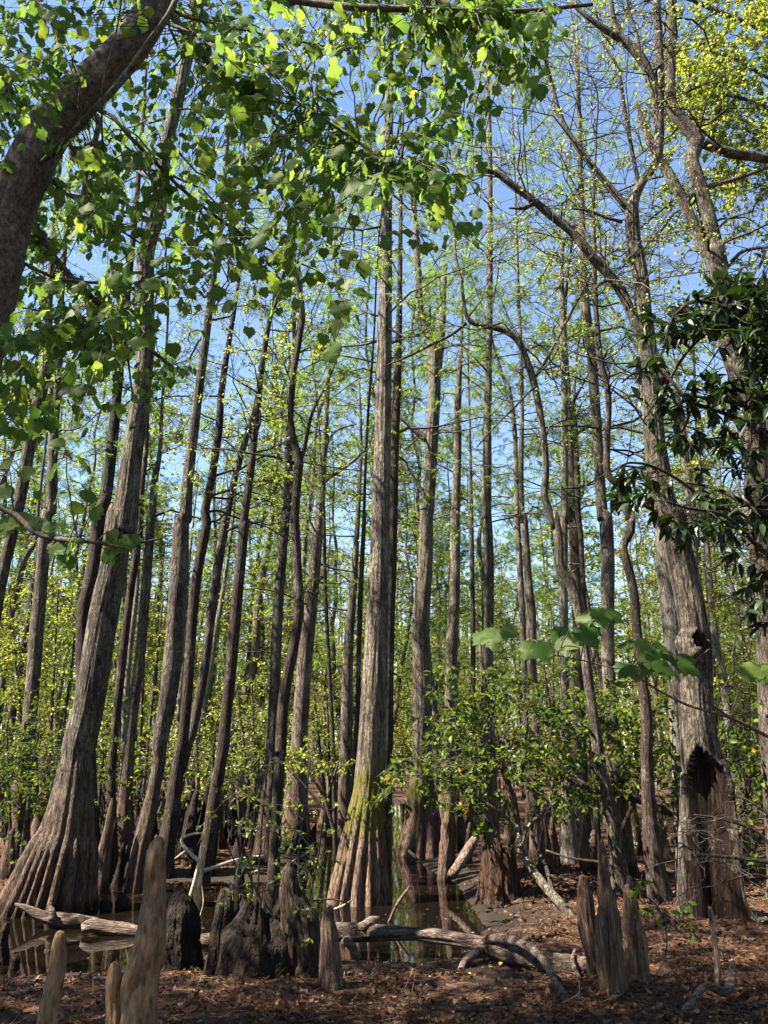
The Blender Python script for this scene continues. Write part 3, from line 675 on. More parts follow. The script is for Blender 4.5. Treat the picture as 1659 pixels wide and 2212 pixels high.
tree('gum_tree', 10.5, '4:1690,900,130 1668,500,120 1640,250,112 1608,0,112 6:1605,1200,112 1612,1000,100 1603,800,92 1590,650,100 1532,530,100 1492,400,92 1465,250,86 1440,100,82 1428,0,78 8:1445,1150,78 1402,950,68 1362,800,64 1330,690,60 1352,610,62 1300,540,58 1248,470,56 1240,350,40 1245,100,38 1246,0,36',
     'rough-barked giant with thick bent boughs behind the dark evergreen leaves', M_BARK, 36, .1, flare=1.5, fl=(6, .1, 1), ext=3, nb=30, from_=.6, seed=39, crown='star', size=.08, barkamp=.1, leafmat_=M_BUD,
     limbs=('6:1455,180,50 1400,40,50 8:1370,1060,48 1300,885,45 1212,720,44 1165,640,44 1130,560,30 1090,440,14', '8:1385,618,46 1430,640,44 1500,662,44 1590,675,42 1680,690,38', '8:1308,880,24 1330,840,22 1400,808,20 1530,770,18 1680,715,14',
            '6:1445,120,22 1500,70,18 1560,20,15 1680,5,10', '6:1590,690,24 1500,650,22 1400,660,16 1330,640,10'))

# the hollow tree: its camera-side wall is rotted open, so the rings sink in there
def hollow_tree():
    Y = 9.2
    txt = ('2:1440,770,420 1425,690,330 1412,600,270 1402,450,236 1398,250,222 1390,60,205 4:1375,1080,180 1358,950,152 1347,780,142 1345,620,140 1335,470,124 1300,280,118 1262,120,118 1240,0,116 '
           '6:1215,1180,116 1190,1000,98 1166,800,88 1155,600,82 1138,440,78 1122,300,68 1110,150,66 1087,10,62 8:1086,1120,66 1072,960,60 1072,880,54')
    P, R = spec(txt, Y); g = on_ground(P[0][0], P[0][1]); P[0][2] = g - .08
    org = np.array([P[0][0], P[0][1], g])
    Ps, Rs = resample(P, R, 0.05); n = 120
    base = flute(7, .16, 1.6, .10, 41)
    zt = at(1500, 1620, Y)[0][2]
    nz = Noise(77)
    cav = {}
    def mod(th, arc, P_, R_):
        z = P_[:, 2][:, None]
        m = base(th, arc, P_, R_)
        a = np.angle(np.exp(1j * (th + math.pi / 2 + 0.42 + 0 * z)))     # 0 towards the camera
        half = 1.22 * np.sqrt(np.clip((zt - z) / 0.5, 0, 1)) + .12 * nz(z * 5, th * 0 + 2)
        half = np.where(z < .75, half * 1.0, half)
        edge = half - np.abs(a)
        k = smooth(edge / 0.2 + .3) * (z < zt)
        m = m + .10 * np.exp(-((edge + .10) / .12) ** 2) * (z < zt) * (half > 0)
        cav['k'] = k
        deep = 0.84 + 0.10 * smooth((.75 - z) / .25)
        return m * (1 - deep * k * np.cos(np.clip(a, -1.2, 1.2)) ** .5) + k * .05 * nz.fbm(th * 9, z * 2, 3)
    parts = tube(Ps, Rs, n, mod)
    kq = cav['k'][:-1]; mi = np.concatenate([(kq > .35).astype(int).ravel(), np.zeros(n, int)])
    lab = 'hollow swamp tree with rotted red opening up its lower trunk'
    root = thing('hollow_tree', org, lab, 'tree')
    obj('trunk', mesh('trunk', parts, [bark('hollow_tree_bark', (0.04, 0.03, 0.024), (0.13, 0.105, 0.08), (0.25, 0.21, 0.165), lich=.7, scale=18, bump=.9), bark('shade_darkened_heart_wood', (0.010, 0.006, 0.004), (0.045, 0.022, 0.013), (0.14, 0.072, 0.04), lich=0.0, stretch=0.07, scale=20, bump=1.0, dist=0.03)], origin=org, matidx=mi), root)  # rotted heart wood, its colour darkened to stand for shade inside the cavity
    # burl with a knot hole
    kp, zc = at(1507, 1388, Y - .24)
    dirv = nrm(np.array([.45, -1, .25])); s = np.array([-.06, .03, .09, .12, .09, .04, -.06, -.14]); rr = np.array([.21, .17, .145, .125, .10, .085, .06, .01])
    kP = kp[None] + dirv[None] * (s[:, None] - .06)
    T = dirv; u = nrm(np.cross(T, [0, 0, 1.0])); w_ = np.cross(T, u); th = np.arange(28) / 28 * 2 * math.pi
    wob = 1 + .25 * nz(th * 1.5, th * 0 + 4)
    jag = 1 + .5 * nz(th[None] * 2.2, np.arange(8)[:, None] * .8 + 2.0)
    ring = kP[:, None] + dirv * (.10 * nz(th * 3.1, th * 0 + 7))[None, :, None] * (s > .05)[:, None, None] + (rr[:, None] * wob[None] * jag)[..., None] * (np.cos(th)[None, :, None] * u + 1.05 * np.sin(th)[None, :, None] * w_)
    i = np.arange(7)[:, None] * 28; j = np.arange(28)[None]; j1 = (j + 1) % 28
    obj('knot', mesh('knot', [(ring.reshape(-1, 3), np.stack([i + j, i + j1, i + 28 + j1, i + 28 + j], -1).reshape(-1, 4))], [M_BARK, M_ROT], origin=org, matidx=np.repeat([0, 0, 0, 1, 1, 1, 1], 28)), root, label='jagged broken limb stub with a dark hole')
    kp2 = at(1420, 818, Y)[0]
    bP = np.array([kp2 + [.0, 0, 0], kp2 + [.1, -.02, .0], kp2 + [.16, -.03, .0]]); bP, bR = resample(bP, np.array([.12, .12, .05]), .03)
    obj('burl', mesh('burl', tube(bP, bR, 14, flute(4, 0, 1, .2, 6)), M_BARK, origin=org), root)
    cr = Crown(); rng = np.random.RandomState(41); stems = [(Ps, Rs, .6)]
    for lt in ('8:1072,900,40 1040,885,32 960,790,28 870,680,27 800,580,25 760,500,24 725,380,22 708,305,20 680,210,16 660,150,14 640,80,10',
               '8:1076,890,42 1095,825,40 1125,770,36 1152,740,35 1180,680,40 1188,600,42 1190,500,40 1192,300,38 1182,100,34 1176,-40,30 1172,-300,20',
               '8:1185,600,36 1172,430,34 1155,340,40 1105,245,46 1035,175,40 965,132,32 900,90,22 800,10,12',
               '8:1040,180,28 1005,120,26 985,45,22 975,-60,14', '8:1100,790,18 1065,620,17 1040,480,17 1010,300,16 950,200,12',
               '8:1110,245,18 1090,150,16 1065,70,14 1050,-20,10',
               '6:1142,440,44 1105,380,42 1062,275,42 1020,190,44 985,140,42 905,55,42 8:850,1045,40 800,990,38 722,930,36 645,865,34 545,792,32 475,742,28 400,738,20',
               '8:655,875,20 600,900,16 540,898,8', '8:1030,960,14 960,940,14 880,910,12 800,900,8', '6:975,140,18 930,165,16 915,185,10'):
        lP, lR = spec(lt, Y); lP, lR = resample(lP, lR, .1)
        obj('limb', mesh('limb', tube(lP, lR, 14, flute(5, 0, 1, .14, 9)), M_BARK, origin=org), root)
        stems.append((lP, lR, .1))
    for sp, sr, fr in stems:
        n_ = 8; idx = rng.randint(int(len(sp) * fr), len(sp) - 1, n_); az = rng.uniform(0, 6.28, n_); el = rng.normal(.45, .35, n_)
        d = np.column_stack([np.cos(az) * np.cos(el), np.sin(az) * np.cos(el), np.sin(el)])
        Ln = rng.uniform(.6, 2.0, n_)
        grow(cr, sp[idx], d, Ln, np.minimum(sr[idx] * .3, .014), rng, 5, 3, 'bud', 2, size=.045, droop=.02, wig=.2)
    finish_crown(cr, root, org, M_BUD)
hollow_tree()

# the yellow-green crown of a tree whose stem stands outside the frame
def gum_crown():
    Y = 13.0; rng = np.random.RandomState(55)
    lab = 'sweetgum with bright yellow-green leaf clusters against the blue sky'
    P, R = spec('0:1850,1900,60 1840,1400,52 1800,900,46 1765,500,36 1725,250,28 1690,100,20', Y)
    P[0][2] = -.05; org = np.array([P[0][0], P[0][1], 0.1]); root = thing('sweetgum_tree', org, lab, 'tree')
    Ps, Rs = resample(P, R, .2)
    obj('trunk', mesh('trunk', tube(Ps, Rs, 18, flute(6, .1, 1.2, .08, 5)), M_BARK, origin=org), root)
    cr = Crown()
    for lt in ('8:1740,240,24 1620,120,26 1500,75,24 1380,20,22 1300,-10,14', '8:1850,700,26 1700,500,20 1560,430,16 1420,400,12', '8:1800,420,20 1650,330,16 1500,250,12', '8:1850,900,20 1700,640,16 1560,560,12', '8:1500,75,12 1470,150,12 1380,190,12 1300,205,10 1270,290,8', '8:1900,1100,18 1750,900,14 1640,820,9'):
        lP, lR = spec(lt, Y); lP, lR = resample(lP, lR, .15)
        obj('limb', mesh('limb', tube(lP, lR, 10, flute(5, 0, 1, .1, 3)), M_BARK, origin=org), root)
    blobs = [(1345, 260, 150, 140, 1.0), (1420, 320, 120, 150, .9), (1610, 160, 80, 120, .7), (1560, 340, 110, 120, .9), (1400, 60, 140, 60, .5), (1590, 520, 120, 90, .6), (1450, 450, 120, 90, .5), (1330, 430, 90, 80, .45), (1620, 40, 80, 60, .6), (1560, 620, 120, 120, .7), (1380, 560, 120, 100, .6), (1300, 330, 90, 120, .6), (1500, 800, 120, 90, .4), (1620, 760, 80, 100, .4)]
    for bx_, by_, sx, sy, dn in blobs:
        n = int(44 * dn); st = []
        for _ in range(n):
            st.append(at(829.5 + .5 * (bx_ + rng.normal(0, sx * .5)), .5 * (by_ + rng.normal(0, sy * .5)), Y + rng.normal(0, .5))[0])
        st = np.array(st); d = rdir(n, rng, .8); Ln = rng.uniform(.25, .6, n)
        grow(cr, st, d, Ln, np.full(n, .005), rng, 3, 0, 'star', 7, size=.10, thin=.8)
    finish_crown(cr, root, org, M_YELLOW)
gum_crown()

# ------------------------------------------------------------------ the maple leaning in overhead
def leaf_part(root, org, pos, Y, Z, size, templates, m_obj, m_join, rng, nobj=300, name='leaf', meshes=None):
    """the leaves that show largest as objects of their own, the rest as one mass"""
    px, py, zc = pix(pos)
    inside = (px > -20) & (px < 1680) & (py > -20) & (py < 2230) & (zc > .5)
    score = np.where(inside, size / zc, 0)
    order = np.argsort(-score); big = [i for i in order[:nobj] if score[i] > 0]; rest = np.setdiff1d(np.arange(len(pos)), big)
    ms = meshes or [mesh(name, [t_], m_obj, smooth_=True) for t_ in templates]
    Fm = frames(Y, Z, size)
    for i in big:
        o = obj(name, ms[i % len(ms)], root)
        m4 = np.eye(4); m4[:3, :3] = Fm[i]; m4[:3, 3] = pos[i] - org
        o.matrix_local = Matrix(m4.tolist())
    if len(rest):
        parts = []; rn = []
        for k, t_ in enumerate(templates):
            s = rest[rest % len(templates) == k]
            if len(s):
                parts.append(place(t_[0], t_[1], Fm[s], pos[s])); rn.append(np.repeat(rng.rand(len(s)), len(t_[0])))
        obj('leaves', mesh('leaves', parts, m_join, smooth_=True, origin=org, rnd=np.concatenate(rn)), root, kind='stuff')

def in_poly(x, y, poly):
    c = False; n = len(poly)
    for i in range(n):
        x1, y1 = poly[i]; x2, y2 = poly[(i + 1) % n]
        if (y1 > y) != (y2 > y) and x < (x2 - x1) * (y - y1) / (y2 - y1) + x1: c = not c
    return c
def tdist(x, y):
    tp = ((-10, 560), (25, 450), (58, 370), (95, 295), (145, 230), (200, 180), (255, 125), (300, 70), (335, 10), (375, -90)); b_ = 1e9
    for (x1, y1), (x2, y2) in zip(tp[:-1], tp[1:]):
        t_ = min(1, max(0, ((x - x1) * (x2 - x1) + (y - y1) * (y2 - y1)) / ((x2 - x1) ** 2 + (y2 - y1) ** 2))); b_ = min(b_, math.hypot(x - x1 - t_ * (x2 - x1), y - y1 - t_ * (y2 - y1)))
    return b_
def bez(a, b, arch, S, rng, wig=.04):
    s = np.linspace(0, 1, S)[:, None]; L_ = np.linalg.norm(b - a)
    P = a + (b - a) * s; P[:, 2] += arch * L_ * 4 * (s * (1 - s))[:, 0]
    W = np.cumsum(rng.normal(0, wig * L_ / math.sqrt(S), (S, 3)), 0); W -= W[:1]; W -= s * W[-1]
    return P + W
MAPLE_MESH = None
def maple():
    global MAPLE_MESH
    rng = np.random.RandomState(12); Y = 4.6
    P, R = spec('0:-190,1500,110 -130,1200,106 -75,900,100 -30,700,98 -2,560,98 7:50,900,190 115,740,192 190,590,188 290,460,186 400,360,176 510,250,160 600,140,150 670,20,138 0:375,-90,60 430,-250,50 480,-500,36', Y)
    b = np.array([P[0][0] - .12, Y, -.05]); P = np.vstack([b, P]); R = np.concatenate([[R[0] * 1.6], R])
    org = np.array([b[0], b[1], .1])
    root = thing('maple_tree', org, 'leaning maple with smooth trunk and hanging lobed green leaves overhead', 'tree')
    Ps, Rs = resample(P, R, .05)
    obj('trunk', mesh('trunk', tube(Ps, Rs, 40, flute(4, 0, 1, .10, 21, kv=2.0)), M_MAPLE, origin=org), root)
    limbs = ['7:560,300,30,-.25 480,400,30,-.32 400,480,30,-.36 320,575,32,-.34 240,650,30,-.28 180,700,20,-.1', '7:785,-60,26,-.3 730,60,26,-.35 640,185,26,-.36 560,300,28,-.3',
             '7:700,90,18 760,115,16,-.1 850,150,15,-.3 960,230,15,-.5 1150,370,14,-.7 1300,450,13,-.8 1480,570,12,-.9 1659,690,11,-.9 1800,760,9,-.8',
             '7:430,480,18 480,500,17,-.1 560,590,16,-.1 640,670,16,0 790,820,15,.2 980,970,13,.4 1110,1050,12,.5 1240,1120,10,.6 1330,1150,6,.6',
             '7:420,500,22,-.1 425,545,24,-.2 400,650,24,-.25 372,760,22,-.3 355,900,18,-.3 350,1040,12,-.3', '7:230,780,14 260,820,14,.1 400,905,13,.4 500,980,11,.6 620,1060,8,.8',
             '7:730,20,16 780,65,14,.1 900,95,12,.3 1050,130,10,.5 1300,180,9,.7 1500,220,7,.8', '5:20,430,24,-.1 60,412,22,-.2 200,362,18,-.4 330,350,15,-.5 470,345,10,-.6', '5:30,60,16,.1 90,70,15,.3 250,142,14,.6 420,160,13,.8 580,160,11,1.0 850,90,7,1.3',
             '5:480,60,16,.3 500,180,14,.3 532,320,13,.3 552,480,11,.3 572,640,7,.3', '0:330,-60,22,-.8 480,-30,18,-1.0 700,10,16,-1.1 900,20,14,-1.2 1100,25,11,-1.2 1280,10,7,-1.2', '0:-40,1080,15,-1.0 30,1110,14,-1.0 75,1150,12,-1.05 130,1165,11,-1.1 210,1172,8,-1.2 270,1185,5,-1.2',
             '0:250,-250,26,.6 300,-100,22,.6 420,100,16,.8 560,220,12,1 700,330,9,1.2', '0:40,420,20,1.0 120,560,16,1.2 260,700,12,1.5 380,800,8,1.8', '0:20,200,20,.8 -60,100,16,.8 -200,-20,12,.8',
             '0:400,-130,26,-.3 600,-120,22,-.5 850,-60,18,-.7 1000,40,14,-.8 1080,130,9,-.8', '7:450,760,9 440,520,8,-.4 450,340,9,-.6 500,150,8,-.7 525,0,8,-.8 540,-120,8,-.8']
    cr = Crown(); nodes = []
    for k, lt in enumerate(limbs):
        lP, lR = spec(lt, Y); lP, lR = resample(lP, lR, .06)
        obj('branch', mesh('branch', tube(lP, lR, 10, flute(4, 0, 1, .08, k)), M_MAPLE, origin=org), root)
        if k not in (0, 1, 16): nodes.append(lP[len(lP) // 5:])
    nodes = np.vstack(nodes)
    poly = [(-60, -60), (-60, 1040), (60, 1060), (120, 1000), (200, 900), (250, 880), (330, 930), (390, 990), (440, 880), (520, 910), (510, 860), (460, 790), (520, 720), (560, 660), (640, 640), (700, 760), (760, 775), (800, 690), (760, 620), (720, 560), (720, 470), (790, 440), (850, 440), (930, 560), (1010, 560), (1060, 470), (1040, 380), (960, 280), (1040, 260), (1120, 250), (1190, 220), (1160, 140), (1240, 100), (1300, 90), (1310, -60)]
    pos = []; Yd = []; Zd = []; sz = []; tw = []; pt = []
    n = 0
    while n < 590:
        x, y = rng.uniform(-60, 1310), rng.uniform(-60, 1060)
        if not in_poly(x, y, poly): continue
        dens = 1.0 if x < 620 else 1.0
        if y > 640 and x > 300: dens = .45
        if y > 700: dens *= .6
        if x > 600 and y > 420: dens *= .6
        if y > 480 and x < 620: dens *= .75
        if x > 620: dens *= .7
        if rng.rand() > dens: continue
        dy = rng.uniform(-1.5, 2.4) if x < 620 else rng.uniform(-1.6, .6)
        if tdist(x, y) < 85: dy = rng.uniform(.35, 2.4)
        tgt, _ = at(x, y, Y + dy)
        d = np.linalg.norm((nodes - tgt) * np.array([1, .8, 1.0]), axis=1) + np.where(nodes[:, 2] < tgt[2] - .1, .6, 0) + rng.uniform(0, .25, len(nodes))
        a = nodes[np.argmin(d)]
        Lt = np.linalg.norm(tgt - a)
        if Lt > 1.9 or Lt < .12: continue
        S = 9; tp = bez(a, tgt, rng.uniform(.02, .14), S, rng); tw.append(tp)
        n += 1
        nl = rng.randint(3, 7); fr = 1 - np.minimum(1, rng.uniform(.35, .6) / Lt) * np.linspace(0, 1, nl)
        for u in fr:
            f = u * (S - 1); i = min(int(f), S - 2); q = tp[i] + (tp[i + 1] - tp[i]) * (f - i); tn = nrm(tp[i + 1] - tp[i])
            side = nrm(np.cross(tn, [0, 0, 1.0]) + rng.normal(0, .3, 3))
            for s in ((-1, 1) if u < .99 else (1,)):
                pet = nrm(side * s * (0.9 if u < .99 else .3) + tn * .5 + np.array([0, 0, -.25]))
                pe = q + pet * rng.uniform(.03, .07)
                pt.append(np.array([q, pe])); pos.append(pe)
                Yd.append(pet * .45 + np.array([0, 0, -1.0]) * rng.uniform(.5, 1.3) + rng.normal(0, .28, 3))
                Zd.append(nrm(pet * .8 + np.array([0, -.25, .55]) + rng.normal(0, .45, 3)))
                sz.append(rng.uniform(.048, .094))
    # the low spray hanging beside the big cypress
    for x, y, dY, s in ((20, 1060, -1, .1), (45, 1120, -1, .1), (8, 1130, -1, .1), (90, 1130, -1.05, .085), (130, 1180, -1.1, .085), (140, 1210, -1.1, .08), (190, 1070, -1.1, .08), (205, 1105, -1.1, .085), (235, 1160, -1.15, .085), (250, 1175, -1.15, .08), (225, 1200, -1.15, .085), (285, 1165, -1.2, .075), (60, 1020, -1, .08), (110, 1140, -1.1, .07), (15, 1000, -1, .09)):
        q = at(x, y - 12, Y + dY)[0]; k = nodes[np.argmin(np.linalg.norm(nodes - q, axis=1))]
        tw.append(bez(k, q, .1, 9, rng)); pos.append(q); Yd.append(np.array([rng.normal(0, .4), -.2, -1])); Zd.append(np.array([rng.normal(0, .5), -.9, .5])); sz.append(s)
    # canopy that carries on outside the frame, over and beside the camera
    for _ in range(260):
        tgt = np.array([rng.uniform(-5.5, 1.5), rng.uniform(.5, 7.5), rng.uniform(5.2, 8.5)])
        px_, py_, zc_ = pix(tgt)
        if zc_[0] > 0 and -40 < px_[0] < 1700 and py_[0] > -60: continue
        for _k in range(5):
            q = tgt + rng.normal(0, .22, 3)
            pos.append(q); Yd.append(np.array([rng.normal(0, .5), rng.normal(0, .5), -1])); Zd.append(rdir(1, rng, 1)[0]); sz.append(rng.uniform(.07, .10))
    tw = np.array(tw); pt = np.array(pt)
    obj('twigs', mesh('twigs', [tubes(tw, np.linspace(.0042, .0016, 9)[None].repeat(len(tw), 0), 4), tubes(pt, np.full((len(pt), 2), .0012), 3)], M_TWIG, origin=org), root, kind='stuff')
    MAPLE_MESH = [mesh('leaf', [t_], M_LEAF_O) for t_ in MAPLE_T]
    leaf_part(root, org, np.array(pos), np.array(Yd), np.array(Zd), np.array(sz), MAPLE_T, M_LEAF_O, M_LEAF, rng, 300, meshes=MAPLE_MESH)
maple()

# a maple sapling's low branch crossing in front of the hollow tree
def low_branch():
    rng = np.random.RandomState(5); Y = 3.6
    P, R = spec('4:1900,1110,22,.3 1780,1030,20,.2 1659,970,17,.1 1500,890,14,0 1380,855,12 1300,830,11 1170,762,9 1060,692,7 940,662,6 850,640,6 700,612,5 600,590,4 545,540,3.5 500,505,3', Y)
    g = np.array([P[0][0] + .35, Y + .5, .1])
    P = np.vstack([g, g * .5 + P[0] * .5 + [.05, 0, .15], P]); R = np.concatenate([[.016, .012], R])
    org = g; root = thing('maple_sapling', org, 'low bare maple twig with a few broad fresh leaves crossing the hollow tree', 'sapling')
    Ps, Rs = resample(P, R, .06); obj('stem', mesh('stem', tube(Ps, Rs, 8), bark('sapling_bark', (0.10, 0.06, 0.045), (0.22, 0.15, 0.115), (0.30, 0.22, 0.17), lich=0, bump=.2), origin=org), root)
    side, sr = spec('4:1500,890,9 1440,850,8 1400,825,7 1370,808,5', Y); side, sr = resample(side, sr, .05)
    obj('stem', mesh('stem', tube(side, sr, 6), M_TWIG, origin=org), root)
    pos = []; Yd = []; Zd = []; sz = []; tw = []
    for x, y, ax, s in ((455, 505, -.9, .105), (470, 500, -.1, .11), (520, 490, .8, .085), (650, 560, -.6, .095), (665, 565, .3, .10), (775, 500, -.7, .09), (785, 530, -.1, .11), (850, 490, .5, .115), (895, 430, -.6, .10), (935, 415, .0, .09), (960, 415, .7, .105), (1055, 655, -.7, .085), (1085, 665, -.1, .08), (1065, 550, -.8, .09), (1120, 545, .2, .09), (1145, 590, -.2, .09), (1190, 585, .6, .10), (1160, 640, -.7, .09), (1200, 640, .1, .10), (1265, 625, .9, .12), (1600, 660, -.7, .10), (1635, 660, .2, .11), (1180, 560, .5, .08), (1660, 650, .5, .1)):
        q = at(829.5 + .5 * x, 1106 + .5 * y, Y - .05 + rng.uniform(-.12, .12))[0]; k = Ps[np.argmin(np.linalg.norm(Ps - q, axis=1) + rng.uniform(0, .06, len(Ps)))]
        tw.append(bez(k, q, .18, 9, rng)); pos.append(q); Yd.append(np.array([ax, -.35, -.75])); Zd.append(np.array([rng.normal(0, .3), -.55, .85])); sz.append(s)
    for q in tw: obj('leaf_stalk', mesh('leaf_stalk', [tubes(q[None], np.linspace(.0028, .0014, 9)[None], 5)], M_TWIG, origin=org), root)
    leaf_part(root, org, np.array(pos), np.array(Yd), np.array(Zd), np.array(sz), MAPLE_T, M_LEAF_O, M_LEAF, rng, 300, meshes=MAPLE_MESH)
low_branch()

# ------------------------------------------------------------------ dark evergreen bay in front of the rough-barked giant
def bay():
    rng = np.random.RandomState(31); Y = 6.6
    P, R = spec('0:1790,1900,46 1785,1500,42 1770,1100,38 1750,800,32 1730,600,24 1700,450,14', Y); P[0][2] = .0
    org = np.array([P[0][0], P[0][1], .12]); root = thing('bay_tree', org, 'evergreen bay with long dark glossy leaves shading the rough-barked giant', 'tree')
    Ps, Rs = resample(P, R, .15); obj('trunk', mesh('trunk', tube(Ps, Rs, 14, flute(4, 0, 1, .08, 2)), M_DARK, origin=org), root)
    limbs = ['0:1755,900,14 1700,780,13 1640,720,12 1560,690,10 1480,680,9 1430,720,6', '0:1745,760,13 1690,660,12 1630,610,10 1570,590,7', '0:1770,1100,14 1700,980,12 1640,920,11 1570,880,10 1500,850,9 1440,780,8 1390,780,6 1360,800,4',
             '0:1775,1250,13 1700,1130,11 1620,1060,10 1560,1020,8 1500,1000,6', '0:1780,1400,12 1700,1260,11 1610,1180,10 1540,1130,8 1460,1120,7 1400,1110,5', '0:1600,1180,8 1500,1080,7 1400,1030,6 1330,1030,5 1300,1060,4', '0:1560,690,8 1500,740,7 1450,820,6 1420,870,4', '0:1780,1500,12 1720,1400,10 1650,1320,9 1590,1290,6', '0:1640,920,8 1600,980,7 1560,1080,6 1580,1150,4', '0:1500,850,7 1480,920,6 1440,960,4']
    nodes = []
    for k, lt in enumerate(limbs):
        lP, lR = spec(lt, Y); lP[:, 1] += np.linspace(0, rng.uniform(-.6, .5), len(lP)); lP, lR = resample(lP, lR, .08)
        obj('branch', mesh('branch', tube(lP, lR, 8), M_DARK, origin=org), root); nodes.append(lP[len(lP) // 4:])
    nodes = np.vstack(nodes)
    blobs = [(1600, 650, 75, 55, 80), (1640, 740, 50, 80, 70), (1520, 690, 70, 30, 30), (1450, 720, 40, 40, 9), (1400, 770, 35, 25, 7), (1430, 850, 40, 45, 8), (1500, 860, 60, 35, 12), (1570, 850, 60, 50, 16), (1500, 950, 60, 50, 10), (1590, 980, 50, 70, 14), (1640, 900, 30, 80, 14), (1400, 1050, 70, 30, 12), (1330, 1060, 40, 30, 6), (1460, 1130, 60, 45, 12), (1560, 1100, 60, 60, 12), (1620, 1160, 50, 90, 18), (1640, 1300, 30, 60, 10), (1690, 800, 40, 300, 30), (1700, 1100, 40, 150, 20), (1720, 500, 60, 100, 14)]
    tw = []; pos = []; Yd = []; Zd = []; sz = []
    for bx_, by_, sx, sy, n in blobs:
        for _ in range(n):
            q = at(bx_ + rng.normal(0, sx * .6), by_ + rng.normal(0, sy * .6), Y + rng.normal(0, .3))[0]
            k = nodes[np.argmin(np.linalg.norm(nodes - q, axis=1) + rng.uniform(0, .1, len(nodes)))]
            tp = bez(k, q, rng.uniform(-.05, .1), 9, rng); tw.append(tp); tn = nrm(tp[-1] - tp[-3])
            for j in range(rng.randint(6, 11)):
                pos.append(tp[-1] - tn * rng.uniform(0, .06)); Yd.append(tn * .6 + rdir(1, rng, 1)[0] * .9 + np.array([0, 0, -.25])); Zd.append(np.array([0, 0, 1.0]) + .5 * rdir(1, rng, 1)[0]); sz.append(rng.uniform(.10, .16))
    tw = np.array(tw); obj('twigs', mesh('twigs', [tubes(tw, np.linspace(.005, .002, 9)[None].repeat(len(tw), 0), 4)], M_DARK, origin=org), root, kind='stuff')
    leaf_part(root, org, np.array(pos), np.array(Yd), np.array(Zd), np.array(sz), [BAY_T], M_BAY_O, M_BAY, rng, 300)
bay()

# ------------------------------------------------------------------ knees, stumps, logs
def knee(name, Y, txt, label, mat, sides=40, lump=.12, furrow=.05, seed=0, step=.018, group=None, cat='cypress knee', fl=(7, .12, .6), sink=.12):
    P, R = spec(txt, Y)          # bottom first
    g = on_ground(P[0][0], P[0][1])
    if P[0][2] > g - .02:
        P = np.vstack([[P[0][0], P[0][1], g - sink], P]); R = np.concatenate([[R[0] * 1.15], R])
    else: pass
    org = np.array([P[0][0], P[0][1], g])
    Ps, Rs = resample(P, R, step); nz = Noise(seed + 300); fb = flute(fl[0], fl[1], fl[2] + g, 0, seed)
    Ps = Ps + np.column_stack([nz(Ps[:, 2] * 7, Ps[:, 2] * 0) * .028, nz(Ps[:, 2] * 7, Ps[:, 2] * 0 + 9) * .028, 0 * Ps[:, 2]])
    def mod(th, arc, P_, R_):
        u = th / (2 * math.pi) * 128
        return 1.07 * fb(th, arc, P_, R_) + lump * 1.7 * nz.fbm(u / 16, arc * 4.5, 4) + furrow * (1.8 * np.abs(nz.fbm(u / 3.2, arc * 1.8, 3)) + .9 * nz.fbm(u, arc * 9, 2)) - furrow * .6
    o = obj(name, mesh(name, tube(Ps, Rs, int(sides * 1.6), mod), mat, origin=org), None, org, None, label, cat, group)
    return o
KN = 'cypress_knee'
knee(KN, 4.5, '1:590,1290,165 598,1180,150 605,1080,138 618,960,132 640,830,122 655,720,110 662,600,100 668,500,92 680,420,74 690,370,52 693,345,30', 'tallest smooth tan cypress knee rising like a blunt post', M_KNEE, 64, .22, .02, 1, fl=(5, .1, .5))
knee(KN, 4.4, '1:212,1300,92 220,1150,82 228,1050,70 240,950,64 242,850,64 248,790,56 252,755,34', 'slim tan cypress knee with knobbly rounded tip standing alone', M_KNEE, 48, .25, .03, 2)
knee(KN, 4.55, '1:470,1300,90 480,1150,72 484,1040,66 490,960,62 495,910,46 497,885,26', 'short tan cypress knee hugging the tallest one', M_KNEE, 40, .25, .08, 3)
knee(KN, 7.7, '1:770,945,200 772,880,176 778,760,160 778,680,140 776,620,100 782,575,44 787,540,14', 'pointed black-brown cypress knee beside the bleached branch', M_OLD, 56, .14, .1, 4)
knee(KN, 7.0, '1:1440,1035,135 1432,960,104 1424,860,84 1420,760,70 1422,690,52 1428,645,26', 'cone-shaped grey knee at the end of the fallen log', M_SHRED, 48, .12, .09, 5)
knee(KN, 6.9, '1:1130,1003,34 1130,985,26 1132,972,12', 'tiny thumb of a knee poking through the dead leaves', M_KNEE, 16, .1, .0, 6)
knee(KN, 8.2, '1:18,872,44 14,800,40 24,750,34 34,712,20', 'small crooked dark knee at the pool edge', M_OLD, 28, .2, .05, 7)
knee(KN, 8.1, '1:62,880,36 64,862,30 66,850,14', 'low dark knob beside the small crooked knee', M_OLD, 18, .15, .03, 8)
knee(KN, 11.0, '1:455,662,46 455,625,38 457,598,16', 'small black knee in the water beside the big fluted cypress', M_OLD, 20, .12, .04, 9)
knee(KN, 11.1, '1:527,658,64 527,620,56 526,592,30', 'wider black knee beside the small one in the water', M_OLD, 22, .12, .04, 10)
knee(KN, 7.15, '2:918,990,60 908,880,66 885,760,82 868,650,74 857,570,54 850,510,26', 'leaning shaggy knee with bulb tip in the clustered knees', M_SHRED, 48, .12, .14, 11)
knee(KN, 6.55, '2:992,1115,138 990,1000,120 975,860,118 966,720,102 956,620,72 946,520,50 941,430,36 938,375,18 937,350,8', 'tall spire-tipped knee in front of the clustered knees', M_SHRED, 64, .12, .16, 12)
knee(KN, 6.95, '2:1108,1030,136 1096,900,108 1078,760,88 1062,640,64 1054,590,46 1050,548,24', 'broad-footed shaggy knee of the clustered knees', M_SHRED, 48, .12, .14, 13)
